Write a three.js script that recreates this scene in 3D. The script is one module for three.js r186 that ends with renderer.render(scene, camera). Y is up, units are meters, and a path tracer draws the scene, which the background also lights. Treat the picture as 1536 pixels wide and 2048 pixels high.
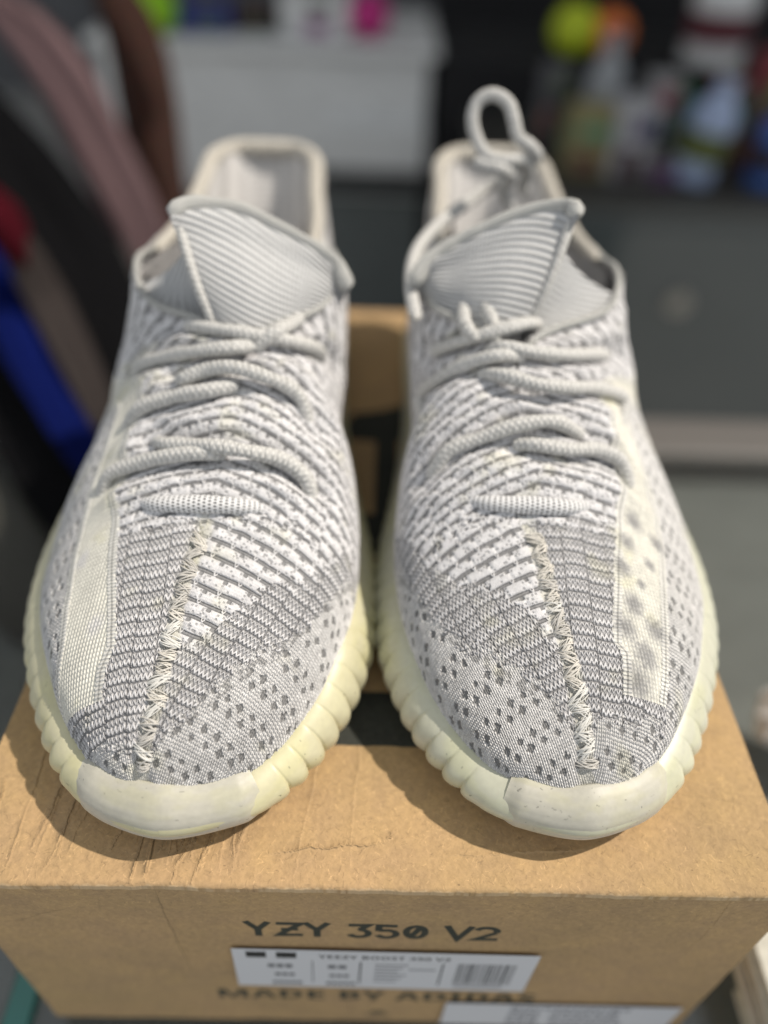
import * as THREE from 'three';
import { mergeGeometries } from 'three/addons/utils/BufferGeometryUtils.js';
import { RoundedBoxGeometry } from 'three/addons/geometries/RoundedBoxGeometry.js';

// ---------------------------------------------------------------- camera, sky, sun, exposure
const scene = new THREE.Scene();
const COUNTER = 0.92, BOXH = 0.12, T = COUNTER + BOXH;      // heights: counter top, box top
const FPX = 1518.58;                                        // focal length in photo pixels (1536 x 2048)
const camera = new THREE.PerspectiveCamera(2 * Math.atan(1024 / FPX) * 180 / Math.PI, 0.75, 0.02, 60);
camera.rotation.order = 'YXZ';
camera.position.set(-0.0037, T + 0.2096, 0.0839);
camera.rotation.set(-0.7283, -0.0202, 0.0399);
camera.updateMatrixWorld(true);
camera.focus = 0.206;
camera.userData.fStop = 2.6;

const sky = (() => {                                        // soft, even daylight
  const w = 64, h = 32, d = new Float32Array(w * h * 4);
  for (let y = 0; y < h; y++) for (let x = 0; x < w; x++) {
    const e = (y + 0.5) / h * 2 - 1, k = 4 * (y * w + x);
    const up = e > 0 ? 1.0 - 0.25 * e : 0.7;
    d[k] = 0.95 * up; d[k + 1] = 0.99 * up; d[k + 2] = 1.04 * up; d[k + 3] = 1;
  }
  const t = new THREE.DataTexture(d, w, h, THREE.RGBAFormat, THREE.FloatType);
  t.mapping = THREE.EquirectangularReflectionMapping; t.magFilter = THREE.LinearFilter; t.needsUpdate = true;
  return t;
})();
scene.background = sky; scene.environment = sky;
scene.backgroundIntensity = 0.67; scene.environmentIntensity = 0.67;

const sun = new THREE.DirectionalLight(0xfff5e8, 4.3);
{
  const el = 55 * Math.PI / 180, az = 5 * Math.PI / 180;   // from the right, a little from behind the shoes
  sun.position.set(Math.cos(el) * Math.cos(az) * 3, T + Math.sin(el) * 3, -0.15 - Math.cos(el) * Math.sin(az) * 3);
  sun.target.position.set(0, T, -0.15);
  sun.castShadow = true; sun.shadow.radius = 2.4; sun.shadow.mapSize.set(4096, 4096);
  Object.assign(sun.shadow.camera, { left: -0.6, right: 0.6, top: 0.6, bottom: -0.6, near: 0.5, far: 8 });
  sun.shadow.bias = -0.0004; sun.shadow.normalBias = 0.001;
  scene.add(sun, sun.target);
}
const renderer = new THREE.WebGLRenderer({ antialias: true });
renderer.setSize(768, 1024);
renderer.shadowMap.enabled = true;
renderer.toneMapping = THREE.LinearToneMapping;
renderer.toneMappingExposure = 0.95;

// ---------------------------------------------------------------- helpers
const { sin, cos, abs, min, max, floor, PI, sqrt, hypot, pow } = Math;
const clamp = (x, a = 0, b = 1) => x < a ? a : x > b ? b : x;
const mix = (a, b, t) => a + (b - a) * t;
const sstep = (a, b, x) => { const t = clamp((x - a) / (b - a)); return t * t * (3 - 2 * t); };
const fract = (x) => x - floor(x);
const tri = (x) => abs(2 * fract(x) - 1);
function rng(seed) { let s = seed >>> 0; return () => { s = (s + 0x6D2B79F5) >>> 0; let t = Math.imul(s ^ (s >>> 15), 1 | s); t = (t + Math.imul(t ^ (t >>> 7), 61 | t)) ^ t; return ((t ^ (t >>> 14)) >>> 0) / 4294967296; }; }
const hash = (x, y) => { let h = Math.imul(x | 0, 374761393) + Math.imul(y | 0, 668265263); h = Math.imul(h ^ (h >>> 13), 1274126177); return ((h ^ (h >>> 16)) >>> 0) / 4294967296; };
function noise(x, y) { const i = floor(x), j = floor(y), f = x - i, g = y - j, u = f * f * (3 - 2 * f), v = g * g * (3 - 2 * g); return mix(mix(hash(i, j), hash(i + 1, j), u), mix(hash(i, j + 1), hash(i + 1, j + 1), u), v); }
const fbm = (x, y) => 0.5 * noise(x, y) + 0.3 * noise(2.1 * x + 7, 2.1 * y + 3) + 0.2 * noise(4.3 * x + 1, 4.3 * y + 9);
function pchip(pts) {                                       // monotone cubic through [x, y] points
  const n = pts.length, x = pts.map((p) => p[0]), y = pts.map((p) => p[1]), h = [], s = [], m = [];
  for (let i = 0; i < n - 1; i++) { h[i] = x[i + 1] - x[i]; s[i] = (y[i + 1] - y[i]) / h[i]; }
  m[0] = s[0]; m[n - 1] = s[n - 2];
  for (let i = 1; i < n - 1; i++) m[i] = s[i - 1] * s[i] <= 0 ? 0 : 3 * (h[i - 1] + h[i]) / ((2 * h[i] + h[i - 1]) / s[i - 1] + (h[i] + 2 * h[i - 1]) / s[i]);
  return (v) => {
    if (v <= x[0]) return y[0]; if (v >= x[n - 1]) return y[n - 1];
    let i = 0; while (v > x[i + 1]) i++;
    const t = (v - x[i]) / h[i], a = t * t, b = a * t;
    return (2 * b - 3 * a + 1) * y[i] + (b - 2 * a + t) * h[i] * m[i] + (-2 * b + 3 * a) * y[i + 1] + (b - a) * h[i] * m[i + 1];
  };
}
function lin(pts) {                                         // piecewise linear, extended at both ends
  const p = [...pts].sort((a, b) => a[0] - b[0]);
  return (v) => { let i = 0; while (i < p.length - 2 && v > p[i + 1][0]) i++; const t = (v - p[i][0]) / (p[i + 1][0] - p[i][0] || 1e-6); return mix(p[i][1], p[i + 1][1], clamp(t, -0.4, 1.4)); };
}
const used = new Map();
const numbered = (n) => { const k = used.get(n) || 0; used.set(n, k + 1); return k ? `${n}_${String(k).padStart(3, '0')}` : n; };
function part(name, geometry, material, parent) { const m = new THREE.Mesh(geometry, material); m.name = name; m.castShadow = m.receiveShadow = true; parent.add(m); return m; }
function tag(o, label, category, group) { o.userData.label = label; o.userData.category = category; if (group) o.userData.group = group; return o; }
function thing(name, label, category, p = [0, 0, 0], group) { const g = new THREE.Group(); g.name = numbered(name); g.position.set(...p); scene.add(g); return tag(g, label, category, group); }
function solid(name, label, category, geometry, material, p = [0, 0, 0], group) { const m = part(numbered(name), geometry, material, scene); m.position.set(...p); return tag(m, label, category, group); }
function setting(name, geometry, material, p = [0, 0, 0]) { const m = part(name, geometry, material, scene); m.position.set(...p); m.userData.kind = 'structure'; return m; }
const std = (color, roughness = 0.8, more = {}) => new THREE.MeshStandardMaterial({ color, roughness, ...more });
const phy = (o) => new THREE.MeshPhysicalMaterial(o);
function texture(w, h, fn, srgb, repeat) {                  // fn(x, y, out) fills out[0..2] with 0..255
  const d = new Uint8Array(w * h * 4), o = [0, 0, 0];
  for (let y = 0, k = 0; y < h; y++) for (let x = 0; x < w; x++, k += 4) { fn(x, y, o); d[k] = clamp(o[0], 0, 255); d[k + 1] = clamp(o[1], 0, 255); d[k + 2] = clamp(o[2], 0, 255); d[k + 3] = 255; }
  return finish(d, w, h, srgb, repeat);
}
function finish(d, w, h, srgb, repeat) {
  const t = new THREE.DataTexture(d, w, h); t.magFilter = THREE.LinearFilter; t.minFilter = THREE.LinearMipmapLinearFilter; t.generateMipmaps = true;
  if (srgb) t.colorSpace = THREE.SRGBColorSpace;
  if (repeat) t.wrapS = t.wrapT = THREE.RepeatWrapping;
  t.needsUpdate = true; return t;
}
function grid(nu, nv, fn, flip, uvfn) {                     // fn(u, v) -> [x, y, z]
  const P = [], U = [], I = [];
  for (let j = 0; j <= nv; j++) for (let i = 0; i <= nu; i++) { P.push(...fn(i / nu, j / nv)); U.push(...(uvfn ? uvfn(i / nu, j / nv) : [i / nu, j / nv])); }
  for (let j = 0; j < nv; j++) for (let i = 0; i < nu; i++) { const a = j * (nu + 1) + i, b = a + 1, c = a + nu + 1, d = c + 1; flip ? I.push(a, c, b, b, c, d) : I.push(a, b, c, b, d, c); }
  const g = new THREE.BufferGeometry(); g.setAttribute('position', new THREE.Float32BufferAttribute(P, 3)); g.setAttribute('uv', new THREE.Float32BufferAttribute(U, 2)); g.setIndex(I); g.computeVertexNormals(); return g;
}
function tube(points, r, uvLen = 0.006, sides = 12, step = 0.0018, rf, flat = 1) {   // a round cord with closed ends; rf(t) scales the radius
  const c = new THREE.CatmullRomCurve3(points, false, 'centripetal'), L = c.getLength(), n = max(6, Math.ceil(L / step));
  const g = new THREE.TubeGeometry(c, n, r, sides, false), uv = g.attributes.uv, p = g.attributes.position, q = new THREE.Vector3();
  for (let i = 0; i < uv.count; i++) {
    const t = uv.getX(i), k = (rf ? rf(t) : 1) * min(1, 0.15 + sqrt(max(0, min(t, 1 - t)) * L / r));
    c.getPointAt(t, q); p.setXYZ(i, q.x + (p.getX(i) - q.x) * k, q.y + (p.getY(i) - q.y) * k, q.z + (p.getZ(i) - q.z) * k * flat);
    uv.setX(i, t * L / uvLen);
  }
  return g;
}
const RAYO = camera.position.clone();
function rayDir(px, py) { return new THREE.Vector3((px - 768) / FPX, -(py - 1024) / FPX, -1).applyQuaternion(camera.quaternion); }
function atZ(px, py, z) { const d = rayDir(px, py); return RAYO.clone().addScaledVector(d, (z - RAYO.z) / d.z); }   // the point of that direction at depth z

// ---------------------------------------------------------------- kraft board
function kraftPixels(w, h, mpp, seed, base = [175, 146, 106]) {   // returns colour and height arrays
  const col = new Float32Array(w * h * 3), hg = new Float32Array(w * h), R = rng(seed);
  for (let y = 0; y < h; y++) for (let x = 0; x < w; x++) {
    const X = x * mpp, Y = y * mpp, k = y * w + x;
    const f = fbm(X * 900 + seed, Y * 900), m = fbm(X * 120, Y * 120 + seed), c = fbm(X * 22 + seed, Y * 22);
    const v = 1 + 0.15 * (f - 0.5) + 0.09 * (m - 0.5) + 0.12 * (c - 0.5) + 0.05 * (hash(x + seed, y) - 0.5);
    col[3 * k] = base[0] * v; col[3 * k + 1] = base[1] * v * (1 - 0.02 * (c - 0.5)); col[3 * k + 2] = base[2] * v * (1 - 0.06 * (m - 0.5));
    hg[k] = 0.5 + 0.09 * (f - 0.5) + 0.10 * (m - 0.5);
  }
  const n = floor(w * h * mpp * mpp * 300000);
  for (let i = 0; i < n; i++) {                             // paper fibres
    const a = R() * PI * 2, L = (0.0004 + 0.0016 * R()) / mpp, x0 = R() * w, y0 = R() * h, s = (R() < 0.45 ? 1 : -1) * (0.03 + 0.07 * R()), bend = (R() - 0.5) * 1.5;
    for (let t = 0; t < L; t += 0.7) { const aa = a + bend * t / L, x = floor(x0 + cos(aa) * t), y = floor(y0 + sin(aa) * t); if (x < 0 || y < 0 || x >= w || y >= h) continue; const k = y * w + x; for (let c = 0; c < 3; c++) col[3 * k + c] *= 1 + s; hg[k] += 0.1 * abs(s); }
  }
  const sp = floor(w * h * mpp * mpp * 3500);
  for (let i = 0; i < sp; i++) { const x = floor(R() * (w - 3)), y = floor(R() * (h - 2)), s = R() < 0.3 ? 1.25 : 0.55 + 0.25 * R(), L = 1 + floor(R() * 3); for (let j = 0; j < L; j++) { const k = y * w + x + j; for (let c = 0; c < 3; c++) col[3 * k + c] *= s; } }
  return { col, hg, w, h, mpp };
}
function crease(K, x0, y0, x1, y1, wid, amp) {              // a fold line in the board's relief
  const { w, h, mpp, hg } = K, n = Math.ceil(hypot(x1 - x0, y1 - y0) / mpp), W = Math.ceil(3 * wid / mpp), ph = x0 * 977;
  const dx = (x1 - x0) / hypot(x1 - x0, y1 - y0), dy = (y1 - y0) / hypot(x1 - x0, y1 - y0), seen = new Map();
  for (let i = 0; i <= n; i++) {
    const t = i / n, wob = 0.0012 * (noise(t * 6 + ph, 3) - 0.5) + 0.0004 * (noise(t * 40, ph) - 0.5), A = amp * sin(PI * clamp(t * 1.0)) ** 0.4 * (0.4 + 1.2 * noise(t * 9, ph));
    for (let s = -W; s <= W; s++) {
      const o = s * mpp, X = (mix(x0, x1, t) - dy * (o + wob)) / mpp, Y = (mix(y0, y1, t) + dx * (o + wob)) / mpp, xi = floor(X), yi = floor(Y);
      if (xi < 0 || yi < 0 || xi >= w || yi >= h) continue; const k = yi * w + xi; if (seen.has(k)) continue;
      seen.set(k, 1); hg[k] += A * (1 - abs(o) / (3 * wid)) * (o > 0 ? Math.exp(-o / wid) : -0.6 * Math.exp(o / wid) + 1.2 * Math.exp(o / (0.3 * wid)) * 0.6);
    }
  }
}
function kraftMaterial(K, paint, bump = 0.0006) {
  const { w, h, col, hg } = K, c = new Uint8Array(w * h * 4), b = new Uint8Array(w * h * 4);
  for (let k = 0; k < w * h; k++) { for (let i = 0; i < 3; i++) { c[4 * k + i] = clamp(col[3 * k + i], 0, 255); b[4 * k + i] = clamp(255 * hg[k], 0, 255); } c[4 * k + 3] = b[4 * k + 3] = 255; }
  if (paint) paint(c, w, h);
  return std(0xffffff, 0.88, { map: finish(c, w, h, true), bumpMap: finish(b, w, h, false), bumpScale: bump });
}

// ================================================================ large setting: counter, floor, shop behind
const grain = texture(256, 256, (x, y, o) => { const v = 205 + 50 * fbm(x / 9, y / 9) * hash(x, y) ** 0.3; o[0] = o[1] = o[2] = v; }, true, true);
const M = {
  floor: std(new THREE.Color().setRGB(0.52, 0.52, 0.50), 0.45, { map: grain }),
  wall: std(new THREE.Color().setRGB(0.16, 0.165, 0.175), 0.9, { map: grain }),
  shade_ceiling: std(new THREE.Color().setRGB(0.55, 0.55, 0.54), 0.95, { map: grain }),
  deck: std(new THREE.Color().setRGB(0.155, 0.165, 0.158), 0.55, { map: grain }),
  rail: std(new THREE.Color().setRGB(0.16, 0.15, 0.14), 0.5, { map: grain }),
  glass: phy({ color: 0xfdfefd, roughness: 0.05, transmission: 1, thickness: 0, ior: 1.5 }),
  glassEdge: phy({ color: new THREE.Color().setRGB(0.03, 0.19, 0.16), roughness: 0.15, clearcoat: 0.6 }),
  white: std(new THREE.Color().setRGB(0.92, 0.93, 0.92), 0.6, { map: grain }),
  darkCase: phy({ color: new THREE.Color().setRGB(0.095, 0.108, 0.108), roughness: 0.35, clearcoat: 0.3 }),
  black: std(new THREE.Color().setRGB(0.012, 0.012, 0.014), 0.9, { map: grain }),
};
const plane = (w, d) => { const g = new THREE.BoxGeometry(w, 0.06, d); return g; };
setting('floor', plane(9, 12), M.floor, [0, -0.03, -3]);
setting('back_wall', new THREE.BoxGeometry(9, 3.4, 0.1), M.wall, [0, 1.7, -5.15]);
setting('shade_ceiling', new THREE.BoxGeometry(9, 0.12, 4.0), M.shade_ceiling, [0, 3.46, -3.2]);  // unseen slab, added to keep sun off the shop behind the counter
{
  const c = thing('display_counter', 'grey glass-topped display counter under the cardboard shoe box', 'counter', [0, 0, -0.12]);
  part('cabinet', new THREE.BoxGeometry(1.5, 0.86, 0.5), M.deck, c).position.set(0, 0.43, 0.01);
  part('deck', new THREE.BoxGeometry(1.5, 0.03, 0.5), M.deck, c).position.set(0, 0.877, 0.01);
  part('glass_top', new THREE.BoxGeometry(1.368, 0.006, 0.5), M.glass, c).position.set(0.56, COUNTER - 0.0035, 0.01);
  part('glass_top', new THREE.BoxGeometry(0.5, 0.006, 0.5), M.glass, c).position.set(-0.386, COUNTER - 0.0035, 0.01);
  part('glass_edge', new THREE.BoxGeometry(0.009, 0.007, 0.498), M.glassEdge, c).position.set(-0.1302, COUNTER - 0.0036, 0.01);
  part('rear_rail', new RoundedBoxGeometry(1.9, 0.05, 0.05, 3, 0.006), M.rail, c).position.set(0.3, COUNTER - 0.028, -0.266);
}

// ================================================================ the cardboard shoe box
{
  const W = 0.23, D = 0.3286, box = thing('shoe_box', 'brown cardboard shoe box with dark lettering and white stickers under both sneakers', 'box', [0, COUNTER, 0]);
  // top board: uv in metres from the front left corner, printed with wide dark bars
  const mpp = 0.0002, K = kraftPixels(1150, 1643, mpp, 11), R = rng(5);
  for (let i = 0; i < 24; i++) { const x = 0.004 + 0.075 * R(), y = 0.001 + 0.01 * R(), L = 0.012 + 0.05 * R(); crease(K, x, y, x + 0.012 * (R() - 0.25), y + L, 0.0007 + 0.0012 * R(), 0.18 + 0.45 * R()); }
  crease(K, 0.093, 0.003, 0.101, 0.07, 0.0012, 0.2); crease(K, 0.108, 0.006, 0.110, 0.06, 0.001, 0.16); crease(K, 0.085, 0.010, 0.118, 0.013, 0.001, 0.3); crease(K, 0.117, 0.013, 0.121, 0.017, 0.0008, 0.3);
  crease(K, 0.13, 0.0095, 0.175, 0.012, 0.0009, 0.16); crease(K, 0.06, 0.001, 0.066, 0.022, 0.0008, 0.4); crease(K, 0.066, 0.001, 0.071, 0.02, 0.0008, 0.35); crease(K, 0.2, 0.03, 0.226, 0.026, 0.0008, 0.12);
  const bar = (c, w, h, poly) => {                          // flat dark print
    let y0 = 1e9, y1 = 0; for (const p of poly) { y0 = min(y0, p[1]); y1 = max(y1, p[1]); }
    for (let y = floor(y0 / mpp); y <= y1 / mpp && y < h; y++) for (let x = 0; x < w; x++) {
      let inside = false; const X = x * mpp, Y = y * mpp;
      for (let i = 0, j = poly.length - 1; i < poly.length; j = i++) if ((poly[i][1] > Y) !== (poly[j][1] > Y) && X < (poly[j][0] - poly[i][0]) * (Y - poly[i][1]) / (poly[j][1] - poly[i][1]) + poly[i][0]) inside = !inside;
      if (inside) { const k = 4 * (y * w + x), v = 0.85 + 0.35 * fbm(X * 700, Y * 700); c[k] = 50 * v; c[k + 1] = 52 * v; c[k + 2] = 47 * v; }
    }
  };
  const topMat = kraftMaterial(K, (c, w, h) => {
    for (let y = 0; y < 8; y++) for (let x = 0; x < w; x++) { const q = (noise(x / 5, y / 2.5) * 0.7 + noise(x / 40, 3) * 0.6) * (1 - y / 8); if (q > 0.32) { const k = 4 * (y * w + x); for (let i = 0; i < 3; i++) c[k + i] = mix(c[k + i], [222, 199, 164][i], 0.45 * sstep(0.32, 0.7, q)); } }   // worn fibres and the sun-caught brightness of the fold, painted in
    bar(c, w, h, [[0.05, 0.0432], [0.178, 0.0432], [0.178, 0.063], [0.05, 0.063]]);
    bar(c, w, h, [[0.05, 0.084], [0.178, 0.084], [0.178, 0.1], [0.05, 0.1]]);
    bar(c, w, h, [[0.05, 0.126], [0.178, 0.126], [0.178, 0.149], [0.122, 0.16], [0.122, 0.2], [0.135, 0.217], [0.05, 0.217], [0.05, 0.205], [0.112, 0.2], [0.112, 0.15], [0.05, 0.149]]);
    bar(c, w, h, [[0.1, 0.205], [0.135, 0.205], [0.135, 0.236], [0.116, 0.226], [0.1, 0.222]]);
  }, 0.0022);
  const r = 0.0014, dent = (x, z) => -0.0016 * Math.exp(-(((x + 0.115) / 0.03) ** 2) - ((z / 0.02) ** 2)) + 0.0006 * (fbm(x * 60 + 4, z * 60) - 0.5);
  const edge = (x) => 0.0007 * (fbm(x * 90, 2) - 0.5) + 0.0003 * (noise(x * 700, 5) - 0.5);
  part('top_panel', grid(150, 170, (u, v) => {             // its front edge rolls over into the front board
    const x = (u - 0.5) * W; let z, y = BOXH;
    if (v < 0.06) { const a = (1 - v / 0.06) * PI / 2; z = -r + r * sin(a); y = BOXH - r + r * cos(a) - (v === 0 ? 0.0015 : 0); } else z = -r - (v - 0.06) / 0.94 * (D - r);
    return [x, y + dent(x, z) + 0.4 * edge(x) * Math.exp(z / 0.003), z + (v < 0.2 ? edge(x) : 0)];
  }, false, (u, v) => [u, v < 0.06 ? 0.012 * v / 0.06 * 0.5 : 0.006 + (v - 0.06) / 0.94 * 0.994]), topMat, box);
  // front board with print
  const fm = 0.0002, fw = 1150, fh = 600, KF = kraftPixels(fw, fh, fm, 31);
  crease(KF, 0.0545, fh * fm - 0.003, 0.057, fh * fm - 0.07, 0.0013, 0.3); crease(KF, 0.212, fh * fm - 0.0006, 0.2115, fh * fm - 0.045, 0.0009, 0.22); crease(KF, 0.008, fh * fm - 0.028, 0.03, fh * fm - 0.016, 0.0012, 0.28); crease(KF, 0.107, fh * fm - 0.088, 0.108, fh * fm - 0.119, 0.0012, 0.2);
  for (let i = 0; i < 12; i++) { const x = 0.004 + 0.045 * R(), y = fh * fm - 0.001 - 0.008 * R(); crease(KF, x, y, x + 0.012 * (R() - 0.5), y - 0.006 - 0.02 * R(), 0.0008, 0.16 * R()); }
  crease(KF, 0.02, fh * fm - 0.045, 0.017, fh * fm - 0.03, 0.001, 0.2);
  const ink = (cv, cx) => {                                 // coordinates in metres from the front board's top centre
    const S = cv.width / W, X = (x) => (x + W / 2) * S, Y = (y) => -y * S;
    cx.fillStyle = '#2b302a'; cx.strokeStyle = '#2b302a'; cx.lineCap = 'butt'; cx.lineJoin = 'miter';
    const glyph = (pts, lw) => { cx.lineWidth = lw * S; cx.beginPath(); for (const run of pts) run.forEach(([x, y], i) => i ? cx.lineTo(X(x), Y(y)) : cx.moveTo(X(x), Y(y))); cx.stroke(); };
    const t = -0.0235, h = 0.0112, lw = 0.0021, sl = -0.02; // the line runs down a little to the right
    const L = (x0, w, runs) => glyph(runs.map((r2) => r2.map(([u, v]) => { const x = x0 + u * w; return [x, t + sl * (x + 0.037) - v * h]; })), lw);
    const arc = (cu, cv2, ru, rv, a0, a1) => { const o = []; for (let i = 0; i <= 16; i++) { const a = mix(a0, a1, i / 16) * PI / 180; o.push([cu + ru * cos(a), cv2 - rv * sin(a)]); } return o; };
    const Yg = [[[0.06, 0], [0.5, 0.52], [0.5, 1]], [[0.94, 0], [0.5, 0.52]]];
    L(-0.0379, 0.0076, Yg);
    L(-0.0287, 0.0078, [[[0.02, 0.1], [0.93, 0.1], [0.07, 0.9], [0.98, 0.9]], [[0.18, 0.5], [0.82, 0.5]]]);
    L(-0.0207, 0.0078, Yg);
    L(-0.0078, 0.0069, [[[0.05, 0.1], [0.9, 0.1], [0.5, 0.42]], arc(0.48, 0.66, 0.42, 0.25, 90, -160)]);
    L(0.0005, 0.0068, [[[0.92, 0.1], [0.14, 0.1], [0.12, 0.48]], [[0.12, 0.44], ...arc(0.48, 0.66, 0.42, 0.25, 75, -160)]]);
    L(0.0088, 0.0070, [arc(0.5, 0.5, 0.4, 0.4, 0, 360), [[0.66, 0.22], [0.34, 0.78]]]);
    L(0.0207, 0.0085, [[[0.06, 0], [0.5, 0.92], [0.94, 0]]]);
    L(0.0294, 0.0078, [arc(0.48, 0.32, 0.4, 0.24, 165, -20), [[0.86, 0.42], [0.1, 0.9], [0.98, 0.9]]]);
    cx.save(); cx.translate(X(-0.0535), Y(-0.0945)); cx.rotate(-0.0); cx.font = `bold ${0.0128 * S}px sans-serif`;
    const w0 = cx.measureText('MADE BY ADIDAS').width; cx.scale(0.111 * S / w0, 1); cx.fillText('MADE BY ADIDAS', 0, 0); cx.restore();
    cx.fillRect(X(0.0005), Y(-0.1075), 0.005 * S, 0.0028 * S); cx.fillRect(X(-0.0015), Y(-0.1112), 0.009 * S, 0.0012 * S);
  };
  const frontMat = kraftMaterial(KF, (c, w, h) => {
    const cv = document.createElement('canvas'); cv.width = w; cv.height = h; const cx = cv.getContext('2d'); ink(cv, cx);
    const d = cx.getImageData(0, 0, w, h).data;
    for (let y = 0; y < h; y++) for (let x = 0; x < w; x++) { const k = 4 * (y * w + x), q = 4 * ((h - 1 - y) * w + x), al = d[q + 3] / 255 * (0.84 + 0.16 * fbm(x / 3, y / 3)); for (let i = 0; i < 3; i++) c[k + i] = mix(c[k + i], d[q + i], al); }
  }, 0.0018);
  part('front_panel', grid(120, 60, (u, v) => { const x = (u - 0.5) * W, y = 0.0008 + v * (BOXH - 0.0022 - 0.0008); return [x, y, -0.0006 - 0.0012 * (1 - v) * 0 + 0.0005 * (fbm(x * 50, y * 50) - 0.5) + 0.8 * edge(x) * sstep(0.9, 1, v)]; }), frontMat, box);
  const KS = kraftPixels(512, 256, 0.00065, 71), sideMat = kraftMaterial(KS, null, 0.0005);
  for (const s of [-1, 1]) {
    part('side_panel', new THREE.BoxGeometry(0.0015, BOXH - 0.003, D - 0.004), sideMat, box).position.set(s * (W / 2 - 0.0016), (BOXH - 0.003) / 2, -D / 2);
    part('side_flap', new THREE.BoxGeometry(0.0012, 0.046, 0.02), sideMat, box).position.set(s * (W / 2 + 0.0002), 0.052, -0.0125);
  }
  part('back_panel', new THREE.BoxGeometry(W - 0.004, BOXH - 0.003, 0.0015), sideMat, box).position.set(0, (BOXH - 0.003) / 2, -D + 0.0008);
  part('bottom_panel', new THREE.BoxGeometry(W - 0.004, 0.0012, D - 0.004), sideMat, box).position.set(0, 0.0007, -D / 2);
  // stickers
  const sticker = (name, label, x0, y0, w, h, tilt, draw, px) => {
    const cv = document.createElement('canvas'); cv.width = px; cv.height = Math.round(px * h / w); const cx = cv.getContext('2d');
    cx.fillStyle = '#d3d4d8'; cx.fillRect(0, 0, cv.width, cv.height); cx.fillStyle = '#3a3c42'; draw(cx, cv.width / w);
    const t = new THREE.CanvasTexture(cv); t.colorSpace = THREE.SRGBColorSpace;
    const m = part(name, new THREE.PlaneGeometry(w, h), std(0xffffff, 0.55, { map: t }), box); m.position.set(x0 + w / 2, BOXH + y0 - h / 2, 0.0004); m.rotation.z = tilt; m.userData.label = label; return m;
  };
  sticker('size_sticker', 'white size sticker with a barcode', -0.0436, -0.0450, 0.095, 0.0335, -0.022, (cx, S) => {
    const txt = (s, x, y, size, sx = 1, f = 'bold') => { cx.save(); cx.translate(x * S, y * S); cx.scale(sx, 1); cx.font = `${f} ${size * S}px sans-serif`; cx.fillText(s, 0, 0); cx.restore(); };
    cx.fillStyle = '#15161a'; cx.fillRect(0.0042 * S, 0.0022 * S, 0.0062 * S, 0.0048 * S); cx.fillRect(0.0135 * S, 0.0022 * S, 0.0062 * S, 0.0048 * S);
    cx.fillStyle = '#3a3c42'; txt('YEEZY BOOST 350 V2', 0.0265, 0.0066, 0.0042, 1.02);
    cx.fillRect(0.0245 * S, 0.009 * S, 0.0003 * S, 0.02 * S); cx.fillRect(0.0395 * S, 0.009 * S, 0.0006 * S, 0.02 * S); cx.fillRect(0.0655 * S, 0.009 * S, 0.0006 * S, 0.02 * S);
    cx.fillStyle = '#5a5c62';
    const blur = (x, y, n, w, h) => { for (let i = 0; i < n; i++) cx.fillRect((x + i * w * 1.25) * S, y * S, w * S, h * S); };
    blur(0.0105, 0.0125, 3, 0.0022, 0.0030); blur(0.0125, 0.0205, 3, 0.0018, 0.0026); blur(0.0115, 0.0282, 5, 0.0016, 0.0026); blur(0.0295, 0.0125, 2, 0.0026, 0.0030); blur(0.0300, 0.0210, 3, 0.0018, 0.0024); blur(0.0290, 0.0282, 5, 0.0016, 0.0026);
    cx.fillStyle = '#7a7c82'; for (let k = 0; k < 6; k++) blur(0.0445, 0.0105 + 0.0030 * k, 7 - (k % 3), 0.0012, 0.0014); blur(0.0553, 0.0142, 7, 0.0010, 0.0014);
    const R2 = rng(8); cx.fillStyle = '#2c2e34'; let x = 0.0705; while (x < 0.0895) { const w = 0.00025 + 0.0007 * R2() * R2(); cx.fillRect(x * S, 0.0085 * S, w * S, 0.0185 * S); x += w + 0.0003 + 0.0006 * R2(); }
    cx.fillStyle = '#6a6c72'; blur(0.071, 0.0285, 13, 0.001, 0.0018);
  }, 900);
  sticker('price_sticker', 'white sticker along the lower edge of the front', 0.0262, -0.0935, 0.0835, 0.0245, -0.018, (cx, S) => {
    cx.fillStyle = '#7c7e86'; const R3 = rng(3);
    for (let k = 0; k < 5; k++) { let x = 0.0235; while (x < 0.0635) { const w = 0.001 + 0.003 * R3(); if (!(x > 0.035 && x < 0.0375)) cx.fillRect(x * S, (0.0025 + 0.0042 * k) * S, w * S, 0.0026 * S); x += w + 0.0009; } }
  }, 700);
}

// ================================================================ the two sneakers
// Local frame of a shoe: d runs from the toe tip to the heel (0 .. 0.30), X is positive towards the inner (medial) side.
const outlinePts = [[0, 0.003], [0.004, 0.020], [0.008, 0.0285], [0.014, 0.0355], [0.025, 0.0440], [0.036, 0.0500], [0.05, 0.0550], [0.065, 0.0578], [0.085, 0.0582], [0.105, 0.0560], [0.13, 0.0510], [0.16, 0.0460], [0.2, 0.0420], [0.245, 0.0400], [0.275, 0.0360], [0.291, 0.0260], [0.2985, 0.0120], [0.3, 0],
  [0.2985, -0.0130], [0.291, -0.0270], [0.275, -0.0370], [0.25, -0.0410], [0.21, -0.0440], [0.17, -0.0500], [0.135, -0.0555], [0.105, -0.0580], [0.085, -0.0572], [0.066, -0.0540], [0.045, -0.0458], [0.026, -0.0355], [0.014, -0.0262], [0.008, -0.0188], [0.0035, -0.0105]];
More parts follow.
